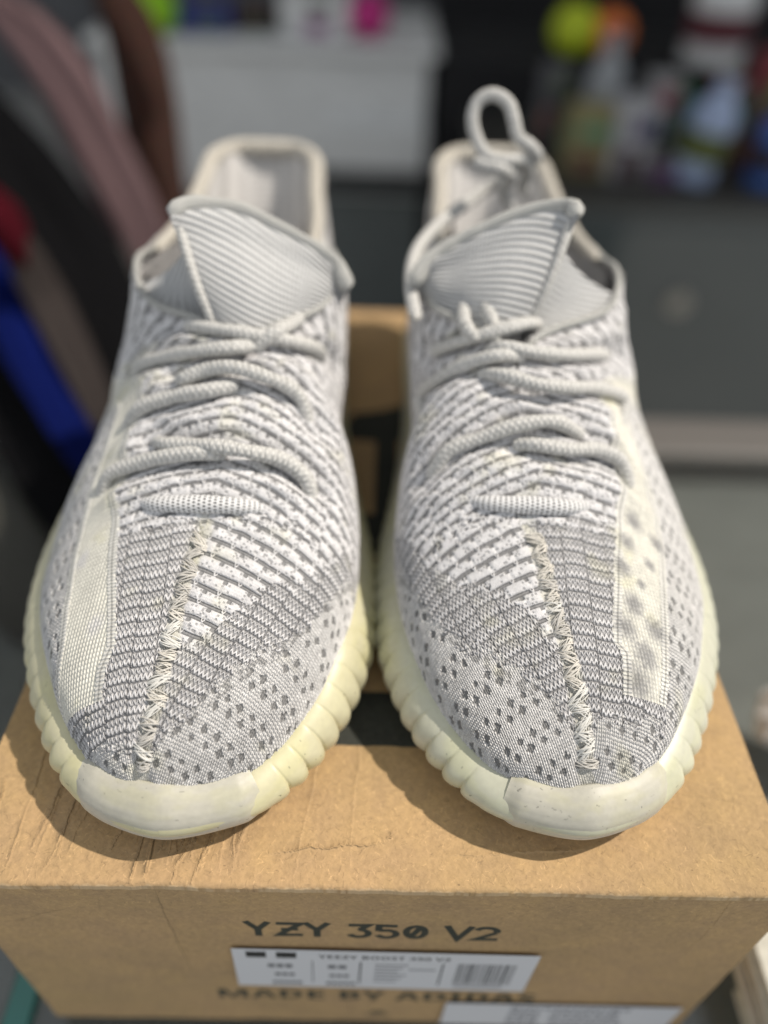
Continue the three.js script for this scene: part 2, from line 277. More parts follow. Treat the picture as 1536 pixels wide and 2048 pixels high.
const OUT = (() => {                                        // closed outline, resampled evenly, with outward normals
  const c = new THREE.CatmullRomCurve3(outlinePts.map(([d, x]) => new THREE.Vector3(x, 0, d)), true, 'centripetal'); c.arcLengthDivisions = 4000;
  const n = 1400, L = c.getLength(), pts = []; for (let i = 0; i < n; i++) { const p = c.getPointAt(i / n); pts.push({ x: p.x, d: p.z, s: i / n * L }); }
  pts.forEach((p, i) => { const a = pts[(i + n - 6) % n], b = pts[(i + 6) % n], tx = b.x - a.x, td = b.d - a.d, l = hypot(tx, td); p.nx = td / l; p.nd = -tx / l; });
  return { pts, L, n };
})();
const inset = (off) => {                                    // X of the outline moved inward by off, as functions of d per side
  const P = OUT.pts.map((p) => [p.d - p.nd * off, p.x - p.nx * off]), md = [], la = []; let iMax = 0, iMin = 0;
  P.forEach((p, i) => { if (p[0] > P[iMax][0]) iMax = i; if (p[0] < P[iMin][0]) iMin = i; });
  const n = P.length; for (let k = 0, i = iMin; k < n; k++, i = (i + 1) % n) { md.push(P[i]); if (i === iMax) break; } for (let i = iMax; ; i = (i + 1) % n) { la.unshift(P[i]); if (i === iMin) break; }
  const f = (T) => { const q = []; for (const p of T) if (!q.length || p[0] > q[q.length - 1][0] + 1e-7) q.push(p); return (d) => { let a = 0, b = q.length - 1; if (d <= q[0][0]) return q[0][1]; if (d >= q[b][0]) return q[b][1]; while (b - a > 1) { const m = (a + b) >> 1; q[m][0] > d ? b = m : a = m; } return mix(q[a][1], q[b][1], (d - q[a][0]) / (q[b][0] - q[a][0])); }; };
  return { med: f(md), lat: f(la), d0: P[iMin][0], d1: P[iMax][0] };
};
const outAt = (s) => { const t = (s - floor(s)) * OUT.n, i = floor(t) % OUT.n, j = (i + 1) % OUT.n, f = t - floor(t), a = OUT.pts[i], b = OUT.pts[j]; return { x: mix(a.x, b.x, f), d: mix(a.d, b.d, f), nx: mix(a.nx, b.nx, f), nd: mix(a.nd, b.nd, f) }; };
const INS = inset(0.0072), INL = inset(0.0115);
const lift = (d) => 0.0055 * pow(clamp(1 - d / 0.075), 2);   // toe spring
const seamY = (d) => 0.0140 + 0.0125 * sstep(0.004, 0.055, d) + 0.005 * sstep(0.03, 0.2, d) + 0.8 * lift(d);   // height where the upper meets the sole
const spineX = pchip([[0, 0.0035], [0.014, 0.002], [0.03, 0.003], [0.045, 0.005], [0.067, 0.0075], [0.08, 0.010], [0.11, 0.014], [0.13, 0.015], [0.3, 0.003]]);
const spineY = pchip([[0.0072, 0.0172], [0.009, 0.0220], [0.012, 0.0272], [0.016, 0.0324], [0.022, 0.0370], [0.03, 0.0416], [0.042, 0.0475], [0.055, 0.0532], [0.067, 0.0585], [0.08, 0.0650], [0.095, 0.0730], [0.11, 0.0820], [0.125, 0.0910], [0.14, 0.0985], [0.3, 0.1]]);
const rimLat = pchip([[0.112, 0.013], [0.125, -0.002], [0.14, -0.016], [0.155, -0.026], [0.175, -0.0315], [0.2, -0.033], [0.26, -0.028], [0.285, -0.026], [0.3, -0.022]]);
const rimMed = pchip([[0.112, 0.015], [0.125, 0.027], [0.14, 0.035], [0.155, 0.040], [0.175, 0.041], [0.2, 0.038], [0.26, 0.028], [0.285, 0.026], [0.3, 0.022]]);
const rimY = pchip([[0.112, 0.084], [0.125, 0.0865], [0.14, 0.0885], [0.16, 0.0915], [0.175, 0.0915], [0.2, 0.086], [0.23, 0.084], [0.25, 0.086], [0.265, 0.0895], [0.28, 0.0925], [0.3, 0.0930]]);
function section(d, side, t, shrink = 0) {                  // side -1 lateral, +1 medial; t 0 at the sole, 1 at the spine or rim
  const I = shrink ? INL : INS, Xj = side < 0 ? I.lat(d) : I.med(d), yj = seamY(d) - (shrink ? 0.004 : 0), w = sstep(0.108, 0.150, d);
  let rx = side < 0 ? rimLat(d) : rimMed(d); if (d > 0.2) { const lim = abs(Xj) * 0.93; rx = Math.sign(rx) * min(abs(rx), lim); }
  if (shrink) rx -= Math.sign(rx) * min(abs(rx) * 0.3, 0.0045) * w;
  const sx = spineX(d), H = spineY(d), ry = rimY(d);
  const g = sstep(0.03, 0.085, d), lat = side < 0;
  const x1 = mix(Xj + (lat ? mix(0, 0.004, g) : mix(0, 0.0055, g)), Xj + (lat ? 0.001 : 0.004), w), y1 = mix(yj + (lat ? mix(0.5, 0.33, g) : mix(0.52, 0.60, g)) * (H - yj), yj + 0.36 * (ry - yj), w);
  const x2 = mix(sx + (Xj - sx) * (lat ? mix(0.54, 0.54, g) : mix(0.54, 0.74, g)), rx + (lat ? (Xj - rx) * 0.22 : 0.005 * (1 - sstep(0.2, 0.27, d))), w), y2 = mix(H - 0.0012, yj + 0.70 * (ry - yj), w);
  const x3 = mix(sx, rx, w), y3 = mix(H, ry, w), u = 1 - t, a = u * u * u, b = 3 * u * u * t, c = 3 * u * t * t, e = t * t * t;
  return [a * Xj + b * x1 + c * x2 + e * x3, a * yj + b * y1 + c * y2 + e * y3];
}
const flare = (d, y) => d + sstep(0.215, 0.292, d) * (0.030 * pow(clamp((y - 0.04) / 0.052), 1.15) - 0.010);   // the heel leans back
const NI = 560, NJ = 210;                                   // rows along the shoe, columns per half
const rowD = (s) => { const x = min(s / 0.8, 1), f = INS.d0 + 0.0002 + (0.165 - INS.d0) * (0.55 * x * x + 0.45 * x); return s <= 0.8 ? f : 0.165 + (INS.d1 - 0.0002 - 0.165) * sin((s - 0.8) / 0.2 * PI / 2) ** 0.96; };

const lace = (() => {
  const f = (x, y) => { const u = x / 64, v = y / 64, a = fract(u * 2 + v * 4), b = fract(u * 2 - v * 4), q = (floor(v * 8) + floor(u * 4)) & 1; return q ? sin(PI * a) : sin(PI * b); };
  const map = texture(64, 64, (x, y, o) => { const k = 0.88 + 0.12 * f(x, y), g = hash(floor(x / 8), floor(y / 8)) < 0.16 ? 0.88 : 1; o[0] = 216 * k * g; o[1] = 215 * k * g; o[2] = 211 * k * g; }, true, true);
  const bump = texture(64, 64, (x, y, o) => { o[0] = o[1] = o[2] = 255 * f(x, y); }, false, true);
  return phy({ color: 0xffffff, map, bumpMap: bump, bumpScale: 0.00026, roughness: 0.85, sheen: 0.3, sheenRoughness: 0.6 });
})();
const ribTex = (slant, period) => {
  const n = 512, m = 0.06 / n;
  const f = (x, y, o) => { const X = x * m, Y = y * m, p = (Y + slant * X) / period, r = 0.5 + 0.5 * cos(2 * PI * p), st = sin(PI * fract(X / 0.0011)) * (0.6 + 0.4 * sin(PI * fract(p * 2 + tri(X / 0.0011) * 0.3))); return [r, st]; };
  const map = texture(n, n, (x, y, o) => { const [r, s] = f(x, y), k = 0.78 + 0.17 * r + 0.08 * s + 0.06 * (noise(x / 5, y / 5) - 0.5); o[0] = 216 * k; o[1] = 217 * k; o[2] = 217 * k; }, true, true);
  const bump = texture(n, n, (x, y, o) => { const [r, s] = f(x, y); o[0] = o[1] = o[2] = 255 * (0.65 * r + 0.3 * s); }, false, true);
  return phy({ color: 0xffffff, map, bumpMap: bump, bumpScale: 0.0012, roughness: 0.92, sheen: 0.25 });
};
const plainKnit = (() => {
  const n = 256, m = 0.012 / n, f = (x, y) => { const c = fract(x * m / 0.001) - 0.5, r = fract(y * m / 0.0008 + abs(c)), e = 1 - ((abs(c) - 0.25) / 0.25) ** 2; return e * (0.4 + 0.6 * sin(PI * r)); };
  return { map: texture(n, n, (x, y, o) => { const k = 0.75 + 0.25 * f(x, y); o[0] = o[1] = o[2] = 255 * k; }, true, true), bump: texture(n, n, (x, y, o) => { o[0] = o[1] = o[2] = 255 * f(x, y); }, false, true) };
})();
const meshKnit = (() => {                                   // fine net knit with small dark holes
  const n = 128, f = (x, y) => { const u = x / n * 4, v = y / n * 4 + 0.5 * (floor(u) & 1), q = hypot(fract(u) - 0.5, fract(v) - 0.5); return sstep(0.16, 0.34, q); };
  return phy({ color: 0xffffff, map: texture(n, n, (x, y, o) => { const k = 0.62 + 0.38 * f(x, y); o[0] = 226 * k; o[1] = 226 * k; o[2] = 226 * k; }, true, true), bumpMap: texture(n, n, (x, y, o) => { o[0] = o[1] = o[2] = 255 * f(x, y); }, false, true), bumpScale: 0.0006, roughness: 0.95 });
})();
const cloth = (rgb, b = 0.0005) => phy({ color: new THREE.Color().setRGB(...rgb), map: plainKnit.map, bumpMap: plainKnit.bump, bumpScale: b, roughness: 0.95, sheen: rgb[0] < 0.3 ? 0 : 0.25, specularIntensity: rgb[0] < 0.3 ? 0.15 : 1 });
const rubberMap = (() => {                                   // faint mottling, rubbed-in dirt specks and short scuffs
  const w = 2048, h = 96, R = rng(91), v = new Float32Array(w * h).fill(1);
  for (let i = 0; i < 420; i++) { const x = floor(R() * w), y = floor(R() * h), L = 1 + floor(R() * R() * 9), s = 0.72 + 0.22 * R(), a = R() * PI; for (let t = 0; t < L; t++) { const X = (x + Math.round(t * cos(a)) + w) % w, Y = y + Math.round(t * sin(a) * 0.6); if (Y >= 0 && Y < h) v[Y * w + X] *= s; } }
  return texture(w, h, (x, y, o) => { const k = v[y * w + x] * (0.95 + 0.07 * fbm(x / 14, y / 10) + 0.03 * noise(x / 3, y / 3)), y2 = fbm(x / 40 + 5, y / 20); o[0] = 250 * k; o[1] = 249 * k; o[2] = (250 - 11 * sstep(0.4, 0.75, y2)) * k; }, true, true);
})();
const MS = {
  rubber: phy({ color: new THREE.Color().setRGB(0.78, 0.75, 0.51), map: rubberMap, roughness: 0.42, transmission: 0.28, thickness: 0, clearcoat: 0.15, clearcoatRoughness: 0.4 }),
  rubberPale: phy({ color: new THREE.Color().setRGB(0.74, 0.75, 0.60), map: rubberMap, roughness: 0.42, transmission: 0.28, thickness: 0, clearcoat: 0.15, clearcoatRoughness: 0.4 }),
  core: std(new THREE.Color().setRGB(0.80, 0.78, 0.48), 0.9),
  bumper: phy({ color: new THREE.Color().setRGB(0.63, 0.615, 0.52), map: rubberMap, roughness: 0.5, transmission: 0.2, thickness: 0 }),
  lining: cloth([0.84, 0.82, 0.81]), pad: cloth([0.86, 0.81, 0.71], 0.0003), binding: cloth([0.82, 0.82, 0.78], 0.0004), welt: meshKnit,
  thread: std(new THREE.Color().setRGB(0.68, 0.65, 0.59), 0.9), thread2: std(new THREE.Color().setRGB(0.57, 0.55, 0.51), 0.9), thread3: std(new THREE.Color().setRGB(0.72, 0.71, 0.67), 0.85), insole: cloth([0.5, 0.5, 0.5]),
  outsole: std(new THREE.Color().setRGB(0.62, 0.60, 0.42), 0.6),
};

function buildShoe(C) {
  const m = C.m, shoe = thing('sneaker', C.label, 'sneaker', [C.x, T, C.z], 'pair of knit sneakers'); shoe.rotation.y = C.turn; shoe.updateMatrixWorld(true);
  const R = rng(C.seed), toWorld = shoe.matrixWorld, inv = toWorld.clone().invert(), V = (X, y, d) => new THREE.Vector3(m * X, y, -d);

  // ---- bare upper surface, as rows of the two half sections
  const rows = NI + 1, cols = 2 * (NJ + 1), B = new Float32Array(rows * cols * 3), A = new Float32Array(rows * cols), bRow = new Float32Array(rows), dRow = new Float32Array(rows);
  for (let i = 0; i < rows; i++) {
    const d = dRow[i] = rowD(i / NI); if (i) bRow[i] = bRow[i - 1] + hypot(d - dRow[i - 1], spineY(d) - spineY(dRow[i - 1]));
    for (let h = 0; h < 2; h++) {
      for (let j = 0; j <= NJ; j++) { const t = h ? 1 - j / NJ : j / NJ, [X, y] = section(d, h ? 1 : -1, t), k = 3 * (i * cols + h * (NJ + 1) + j); B[k] = m * X; B[k + 1] = y; B[k + 2] = -flare(d, y); }
      let s = 0;                                            // signed arc length from the spine
      for (let q = 0; q <= NJ; q++) { const j = h ? q : NJ - q, c = i * cols + h * (NJ + 1) + j; if (q) { const p = c + (h ? -1 : 1); s += hypot(B[3 * c] - B[3 * p], B[3 * c + 1] - B[3 * p + 1]); } A[c] = h ? s : -s; }
    }
  }
  const at = (i, c) => { const k = 3 * (i * cols + c); return new THREE.Vector3(B[k], B[k + 1], B[k + 2]); };
  // ---- where a direction of the photograph meets the bare upper
  const ro = RAYO.clone().applyMatrix4(inv), st = 5;
  function hit(px, py) {
    const rd = rayDir(px, py).transformDirection(inv), ray = new THREE.Ray(ro, rd), q = new THREE.Vector3(); let best = null, bd = 1e9;
    for (let i = 0; i + st < rows; i += st) for (let h = 0; h < 3; h++) for (let j = 0; j + st <= NJ; j += st) {
      if (h === 2 && (j || dRow[i] < 0.108)) break;         // the gap between the two rims counts as covered
      const c = h === 2 ? NJ : h * (NJ + 1) + j, st2 = h === 2 ? 1 : st, a = at(i, c), b2 = at(i, c + st2), e = at(i + st, c), f = at(i + st, c + st2);
      for (const [x, y, z, w] of [[a, b2, e, 0], [b2, f, e, 1]]) if (ray.intersectTriangle(x, y, z, false, q)) { const D = q.distanceTo(ro); if (D < bd) { bd = D; const n = y.clone().sub(x).cross(z.clone().sub(x)).normalize(); if (n.dot(rd) > 0) n.negate(); const u = clamp((q.x - a.x) / (b2.x - a.x || 1e-9)), v = clamp((q.z - a.z) / (e.z - a.z || 1e-9)); best = { p: q.clone(), n, a: mix(mix(A[i * cols + c], A[i * cols + c + st2], u), mix(A[(i + st) * cols + c], A[(i + st) * cols + c + st2], u), v), b: mix(bRow[i], bRow[i + st], v), d: -q.z }; } }
    }
    return best;
  }
  const path = (list, off) => { const o = []; for (const [x, y, up = 0] of list) { const h = hit(x, y); if (h) o.push(h.p.clone().addScaledVector(h.n, off + up)); } return o; };
  const local = (px, py, z) => atZ(px, py, z).applyMatrix4(inv);

  // ---- knit zones, found on the surface from the photograph
  const ab = (list) => list.map(([x, y]) => hit(x, y)).filter(Boolean);
  const sIn = lin(ab(C.stripeIn).map((h) => [h.b, h.a])), sOut = lin(ab(C.stripeOut).map((h) => [h.b, h.a]));
  const sEnd = hit(...C.stripeEnd).b, bZig = lin(ab(C.zigTop).map((h) => [h.a, h.b])), bDots = lin(ab(C.zigLow).map((h) => [h.a, h.b])), bLat = hit(...C.latLow).b;
  const bWelt = hit(...C.welt[2]).b, spots = C.spots.map(([x, y, r]) => { const h = hit(x, y); return h && [h.a, h.b, r]; }).filter(Boolean);
  const aSeam = lin(ab(C.seam).map((h) => [h.b, h.a]));
  const offSeam = (b) => aSeam(b) * (1 - sstep(bWelt - 0.004, bWelt + 0.01, b));
  const zone = (a, b) => {                                  // 0 dots, 1 zigzag, 2 bricks, 3 dashes, 4 stripe
    const jit = hash(floor(a / 0.0013) + 500, floor(b / 0.0011) + 500) - 0.5, aw = a + 0.0007 * jit;
    const lateral = a < offSeam(b);
    if (lateral && b > sEnd && aw < sIn(b) && aw > sOut(b)) return 4;
    const bw = b + 0.0055 * jit + 0.004 * (noise(a * 160, 7) - 0.5);
    if (lateral) return a < sOut(b) ? 0 : bw < bLat ? 0 : bw > bWelt - 0.006 ? 3 : 1;
    if (bw > bWelt - 0.004 && a < 0.034) return 3;
    return bw < bDots(a) ? 0 : bw < bZig(a) ? 1 : 2;
  };
  const knit = (a, b, o) => {                               // o: r, g, b, height
    const z = zone(a, b), wob = 0.0005 * (noise(a * 250, b * 250) - 0.5);
    let k, h, warm = 0; const W0 = 212, G0 = 130;
    if (z === 4) {
      const c = fract(a / 0.00115) - 0.5, r = fract(b / 0.00125 + abs(c) * 0.9), e = 1 - (2 * c) ** 2; h = 0.35 + 0.3 * e * (0.4 + 0.6 * sin(PI * r)); k = 204 + 24 * e * sin(PI * r) - 10 * (r < 0.15); warm = 0.55;
      const ei = min(sIn(b) - a, a - sOut(b)); if (ei < 0.0028) { const q = fract(b / 0.0011); k = 214 - 46 * (abs(ei - 0.0014) < 0.0003) + 10 * (q < 0.6); h = 0.5 + 0.4 * sin(PI * q); warm = 0.35; }
      for (const [sa, sb, sr] of spots) { const q = hypot((a - sa), (b - sb) * 0.9) / sr + 0.5 * (noise(a * 1500, b * 1500) - 0.5); if (q < 1.4) { const f = 1 - sstep(0.1, 1.4, q); k *= 1 - 0.30 * f * C.spotDark; warm *= 1 - 0.7 * f; } }
    } else {
      const ar = a - offSeam(b), sl = ar > 0 ? 0.30 * ar + 1.6 * ar * ar : -0.10 * ar, bb = b + sl + wob, aa = a + (ar > 0 ? -0.35 : 0.12) * b;
      const cw = z === 1 ? 0.00132 : z === 0 ? 0.00125 : 0.00108, c = fract(aa / cw) - 0.5, leg = 1 - ((abs(c) - 0.25) / 0.25) ** 2, zz = abs(c) * 2;
      if (z === 1) {
        const P = 0.0042, blk = floor(aa / 0.0066), ph = fract(bb / P + 0.14 * (blk & 1) + 0.32 * zz - 0.16), flat = fract(bb / P + 0.14 * (blk & 1));
        const white = sstep(0.03, 0.12, ph) * (1 - sstep(0.34, 0.43, ph)) + 0.8 * sstep(0.60, 0.66, ph) * (1 - sstep(0.80, 0.88, ph)), dark = flat > 0.92 ? 0.85 : 1;
        k = mix(G0 * (1.12 + 0.2 * leg), W0, clamp(white)) * dark; h = (0.25 + 0.55 * clamp(white) + 0.2 * leg) * (flat > 0.9 ? 0.3 : 1);
        const gap = abs(fract(aa / 0.0066) - 0.5) > 0.47; if (gap) { k *= 0.82; h *= 0.5; }
      } else if (z >= 2) {
        const P = z === 2 ? 0.0046 : 0.0041, bw3 = z === 2 ? 0.0080 : 0.0066, row = floor(bb / P), w = fract(bb / P), q = aa / bw3 + (row & 1) * 0.5, cq = fract(q), bar = 0.20 + 0.05 * noise(q * 3, row);
        if (w < bar) { const e = sin(PI * w / bar); k = G0 * (0.80 + 0.30 * e) * (0.93 + 0.1 * noise(aa * 4000, bb * 900)); h = 0.08 + 0.22 * e; if (cq < 0.16) { const f = abs(cq / 0.16 - 0.5) * 2; if (abs(w / bar - f) < 0.5) { k = W0; h = 0.8; } } }
        else { const e = sin(PI * (w - bar) / (1 - bar)), ex = min(1, min(cq, 1 - cq) * 9); k = W0 - 6 + 10 * e; h = 0.45 + 0.4 * sqrt(max(0, e)) * (0.5 + 0.5 * ex); const pit = hash(floor(aa / 0.0006), floor(bb / 0.0006)); if (pit < 0.13 && e > 0.3) { k *= 0.80; h -= 0.2; } h += 0.12 * leg * sin(PI * fract(bb / 0.0009 + zz * 0.5)); if (cq < 0.16 && w > 0.75) { k = G0 * 1.05; h = 0.3; } }
      } else {
        const r = fract(bb / 0.00105 + zz * 0.55), st2 = leg * (0.3 + 0.7 * sin(PI * r)); h = 0.2 + 0.65 * st2; k = (W0 + 14) * (0.90 + 0.12 * st2) * (0.95 + 0.1 * hash(floor(aa / cw) + 900, floor(bb / 0.00105) + 900));
        const pa = 0.0042, pb = 0.0034, row = floor(bb / pb), grp = ((row % 3) + 3) % 3; let q = aa / pa + (row & 1) * 0.5; const u = (fract(q) - 0.5) * pa, v = (fract(bb / pb) - 0.5) * pb;
        const on = grp < 2 && hash(floor(q), row) > 0.06, far = sstep(0.002, 0.02, abs(a)); if (on) { const dd = abs(u) / 0.0012 + abs(v) / 0.0015 + 0.7 * (noise(a * 1800, b * 1800) - 0.5) + 0.35 * (hash(floor(q) + 31, row) - 0.5); const f = 1 - sstep(0.7, 1.15, dd); k = mix(k, G0 * (0.82 + 0.2 * st2), 0.92 * f); h *= 1 - 0.6 * f; }
        if (a > 0 && b < bDots(a) && b > bDots(a) - 0.004 && hash(floor(aa / 0.0011), floor(bb / 0.0018)) < 0.4) k = mix(k, G0, 0.5);
        warm = 0.12;
      }
      const sw = 1 - sstep(0.0014, 0.0028, abs(a - aSeam(b)) + 0.0016 * (noise(b * 700, a * 300) - 0.5)); if (z !== 3 && sw > 0) { warm = max(warm, 0.45 * sw); k = mix(k, 196 + 14 * noise(a * 3000, b * 1500), 0.6 * sw); }   // yarn of the joining seam
    }
    const n = 0.95 + 0.1 * fbm(a * 160 + 9, b * 160) , fine = 0.95 + 0.1 * noise(a * 4200, b * 4200), stain = sstep(0.60, 0.85, fbm(a * 90 + C.seed, b * 90 + 40));
    k *= n * fine * (0.97 + 0.06 * hash(floor(a / 0.0011) + 77, floor(b / 0.001) + 77)); warm = min(1, warm + 0.5 * stain);
    o[0] = k * (1 + 0.004 * warm); o[1] = k * (0.996 - 0.004 * warm); o[2] = k * (1.0 - 0.10 * warm); o[3] = h;
  };
  const ruts = C.laces.map((l) => ab(l).map((h) => [h.a, h.b])).filter((l) => l.length > 1);
  const rut = (a, b) => { let q = 1; for (const l of ruts) for (let i = 0; i + 1 < l.length; i++) { const [x0, y0] = l[i], [x1, y1] = l[i + 1], dx = x1 - x0, dy = y1 - y0, t = clamp(((a - x0) * dx + (b - y0) * dy) / (dx * dx + dy * dy || 1)); q = min(q, hypot(a - x0 - t * dx, b - y0 - t * dy)); } return q; };
  const N = 2048, cd = new Uint8Array(N * N * 4), bd = new Uint8Array(N * N * 4), o = [0, 0, 0, 0];
  for (let y = 0; y < N; y++) {
    const fi = y / (N - 1) * NI, i = min(NI - 1, floor(fi)), f = fi - i, b = mix(bRow[i], bRow[i + 1], f);
    for (let x = 0; x < N; x++) {
      const h = x >= N / 2 ? 1 : 0, fj = clamp((x + 0.5 - h * N / 2) / (N / 2)) * NJ, j = min(NJ - 1, floor(fj)), g = fj - j, c = h * (NJ + 1) + j;
      const a = mix(mix(A[i * cols + c], A[i * cols + c + 1], g), mix(A[(i + 1) * cols + c], A[(i + 1) * cols + c + 1], g), f), k = 4 * (y * N + x);
      knit(a, b, o); for (let q = 0; q < 3; q++) { cd[k + q] = clamp(o[q], 0, 255); bd[k + q] = clamp(255 * o[3], 0, 255); } cd[k + 3] = bd[k + 3] = 255;
    }
  }
  const knitMat = phy({ color: 0xffffff, map: finish(cd, N, N, true), bumpMap: finish(bd, N, N, false), bumpScale: 0.00065, roughness: 0.93, sheen: 0.2, sheenRoughness: 0.7 });

  // ---- the upper itself: the bare surface with the relief of its knit and its gathers
  const base = new THREE.BufferGeometry(), I = [], I2 = [], U = new Float32Array(rows * cols * 2);
  for (let i = 0; i < rows; i++) for (let c = 0; c < cols; c++) { const h = c > NJ ? 1 : 0, j = c - h * (NJ + 1), k = 2 * (i * cols + c); U[k] = h ? 0.5 + 0.0003 + j / NJ * 0.4994 : j / NJ * 0.4994; U[k + 1] = i / NI; }
  for (let i = 0; i < NI; i++) for (let h = 0; h < 2; h++) for (let j = 0; j < NJ; j++) {
    const c = h * (NJ + 1) + j, a = i * cols + c, b = a + 1, e = a + cols, f = e + 1, q = zone(A[a], bRow[i]) === 4 ? I2 : I;
    m > 0 ? q.push(a, b, e, b, f, e) : q.push(a, e, b, b, e, f);
  }
  base.setAttribute('position', new THREE.BufferAttribute(B.slice(), 3)); base.setIndex([...I, ...I2].length ? I.concat(I2) : I); base.computeVertexNormals();
  const nrm = base.attributes.normal, pos = base.attributes.position;
  const weld = () => { for (let i = 0; i < rows; i++) if (dRow[i] < 0.112) { const a = i * cols + NJ, b = a + 1, n = new THREE.Vector3(nrm.getX(a) + nrm.getX(b), nrm.getY(a) + nrm.getY(b), nrm.getZ(a) + nrm.getZ(b)).normalize(); nrm.setXYZ(a, n.x, n.y, n.z); nrm.setXYZ(b, n.x, n.y, n.z); } };
  weld();
  for (let i = 0; i < rows; i++) for (let c = 0; c < cols; c++) {
    const k = i * cols + c, a = A[k], b = bRow[i]; knit(a, b, o);
    let s = 0.0008 * (o[3] - 0.4) * sstep(0.0, 0.004, abs(a - aSeam(b))); const g = sstep(bWelt, bWelt + 0.01, b) * (1 - sstep(0.03, 0.05, abs(a)));
    s += g * 0.0022 * (fbm(a * 45 + C.seed, b * 210) - 0.5) + 0.0012 * (fbm(a * 40, b * 40 + C.seed) - 0.5);
    if (b > bWelt - 0.003) { const q = rut(a, b); s += g * 0.0030 * (sstep(0.0015, 0.009, q) - 0.35) * (1 - 0.5 * sstep(0.012, 0.025, q)); }
    s -= 0.0006 * (1 - sstep(0.001, 0.005, abs(a - aSeam(b)))) * (1 - sstep(bWelt - 0.008, bWelt, b));
    pos.setXYZ(k, B[3 * k] + nrm.getX(k) * s, B[3 * k + 1] + nrm.getY(k) * s, B[3 * k + 2] + nrm.getZ(k) * s);
  }
  base.computeVertexNormals(); weld();
  const share = (idx) => { const g = new THREE.BufferGeometry(), map = new Map(), P = [], Q = [], W = [], J = []; for (const v of idx) { let t = map.get(v); if (t === undefined) { t = map.size; map.set(v, t); P.push(pos.getX(v), pos.getY(v), pos.getZ(v)); Q.push(nrm.getX(v), nrm.getY(v), nrm.getZ(v)); W.push(U[2 * v], U[2 * v + 1]); } J.push(t); } g.setAttribute('position', new THREE.Float32BufferAttribute(P, 3)); g.setAttribute('normal', new THREE.Float32BufferAttribute(Q, 3)); g.setAttribute('uv', new THREE.Float32BufferAttribute(W, 2)); g.setIndex(J); return g; };
  const upper = part('upper', share(I), knitMat, shoe);
  const stripe = part('side_stripe', share(I2), knitMat, upper); stripe.userData.label = C.stripeLabel;

  // ---- sole: ribbed translucent sidewall, core, flat tread
  const prof = [[-0.010, 0.0004], [-0.0062, 0.0010], [-0.0035, 0.0032], [-0.0012, 0.0070], [0, 0.0110], [0.0004, 0.0150], [-0.0003, 0.0190], [-0.0020, 0.0230], [-0.0046, 0.0262], [-0.0075, 0.0280], [-0.0105, 0.0284]];
  const pf = (q) => { const t = q * (prof.length - 1), i = min(prof.length - 2, floor(t)), f = t - i, p0 = prof[max(0, i - 1)], p1 = prof[i], p2 = prof[i + 1], p3 = prof[min(prof.length - 1, i + 2)]; return [0, 1].map((k) => 0.5 * (2 * p1[k] + (p2[k] - p0[k]) * f + (2 * p0[k] - 5 * p1[k] + 4 * p2[k] - p3[k]) * f * f + (3 * p1[k] - p0[k] - 3 * p2[k] + p3[k]) * f * f * f)); };
  const solePoint = (s, q, extra = 0) => {                  // s along the outline from the toe tip
    const p = outAt(s), [off, y] = pf(q), dist = min(s, 1 - s) * OUT.L, rib = sstep(0.028, 0.040, dist);
    const lam = 0.0074, ph = fract((s < 0.5 ? dist : dist) / lam + 0.55 * (q - 0.4)), saw = pow(abs(sin(PI * pow(ph, 1.3))), 0.6);
    const wq = sstep(0.08, 0.3, q) * (1 - 0.92 * sstep(0.52, 0.74, q)) * (1 - sstep(0.86, 0.97, q)), gr = rib * sstep(0.2, 0.35, q) * (1 - sstep(0.72, 0.88, q)) * 0.00045 * Math.exp(-(((ph - 0.985 + (ph < 0.4 ? 1 : 0)) / 0.05) ** 2)), e = off + extra + rib * wq * 0.0017 * (saw - 0.72) - gr + 0.0002 * (noise(s * 90, q * 5) - 0.5), ys = y * (0.56 + 0.42 * sstep(0.004, 0.055, p.d) + 0.16 * sstep(0.05, 0.22, p.d)) + lift(p.d) * (q < 0.3 ? 1 : mix(1, 0.8, (q - 0.3) / 0.7));
    return [m * (p.x + p.nx * e), ys, -(p.d + p.nd * e)];
  };
  part('sole_sidewall', grid(2000, 30, (u, v) => solePoint(u, v), m > 0), C.rubber, shoe);
  part('midsole_core', grid(200, 6, (u, v) => solePoint(u, 0.1 + 0.8 * v, -0.0038), m > 0), MS.core, shoe);
  {
    const ring = []; for (let i = 0; i < 200; i++) { const p = OUT.pts[i * 7]; ring.push([m * (p.x - p.nx * 0.0095), -(p.d - p.nd * 0.0095), p.d]); }
    const flat = (y0, i0 = 0) => { const P = [], J = []; for (let i = i0; i < 100; i++) { const a = ring[i], b = ring[199 - i]; for (const r of [a, b]) P.push(r[0], y0 + lift(r[2]), r[1]); } for (let i = 0; i < 99 - i0; i++) J.push(2 * i, 2 * i + 1, 2 * i + 2, 2 * i + 1, 2 * i + 3, 2 * i + 2); const g = new THREE.BufferGeometry(); g.setAttribute('position', new THREE.Float32BufferAttribute(P, 3)); g.setAttribute('uv', new THREE.Float32BufferAttribute(P.filter((_, k) => k % 3 !== 1).map((v) => v / 0.012), 2)); g.setIndex(J); g.computeVertexNormals(); return g; };
    part('outsole', flat(0.0006), MS.outsole, shoe); part('insole', flat(0.0280, 24), MS.insole, shoe);
  }
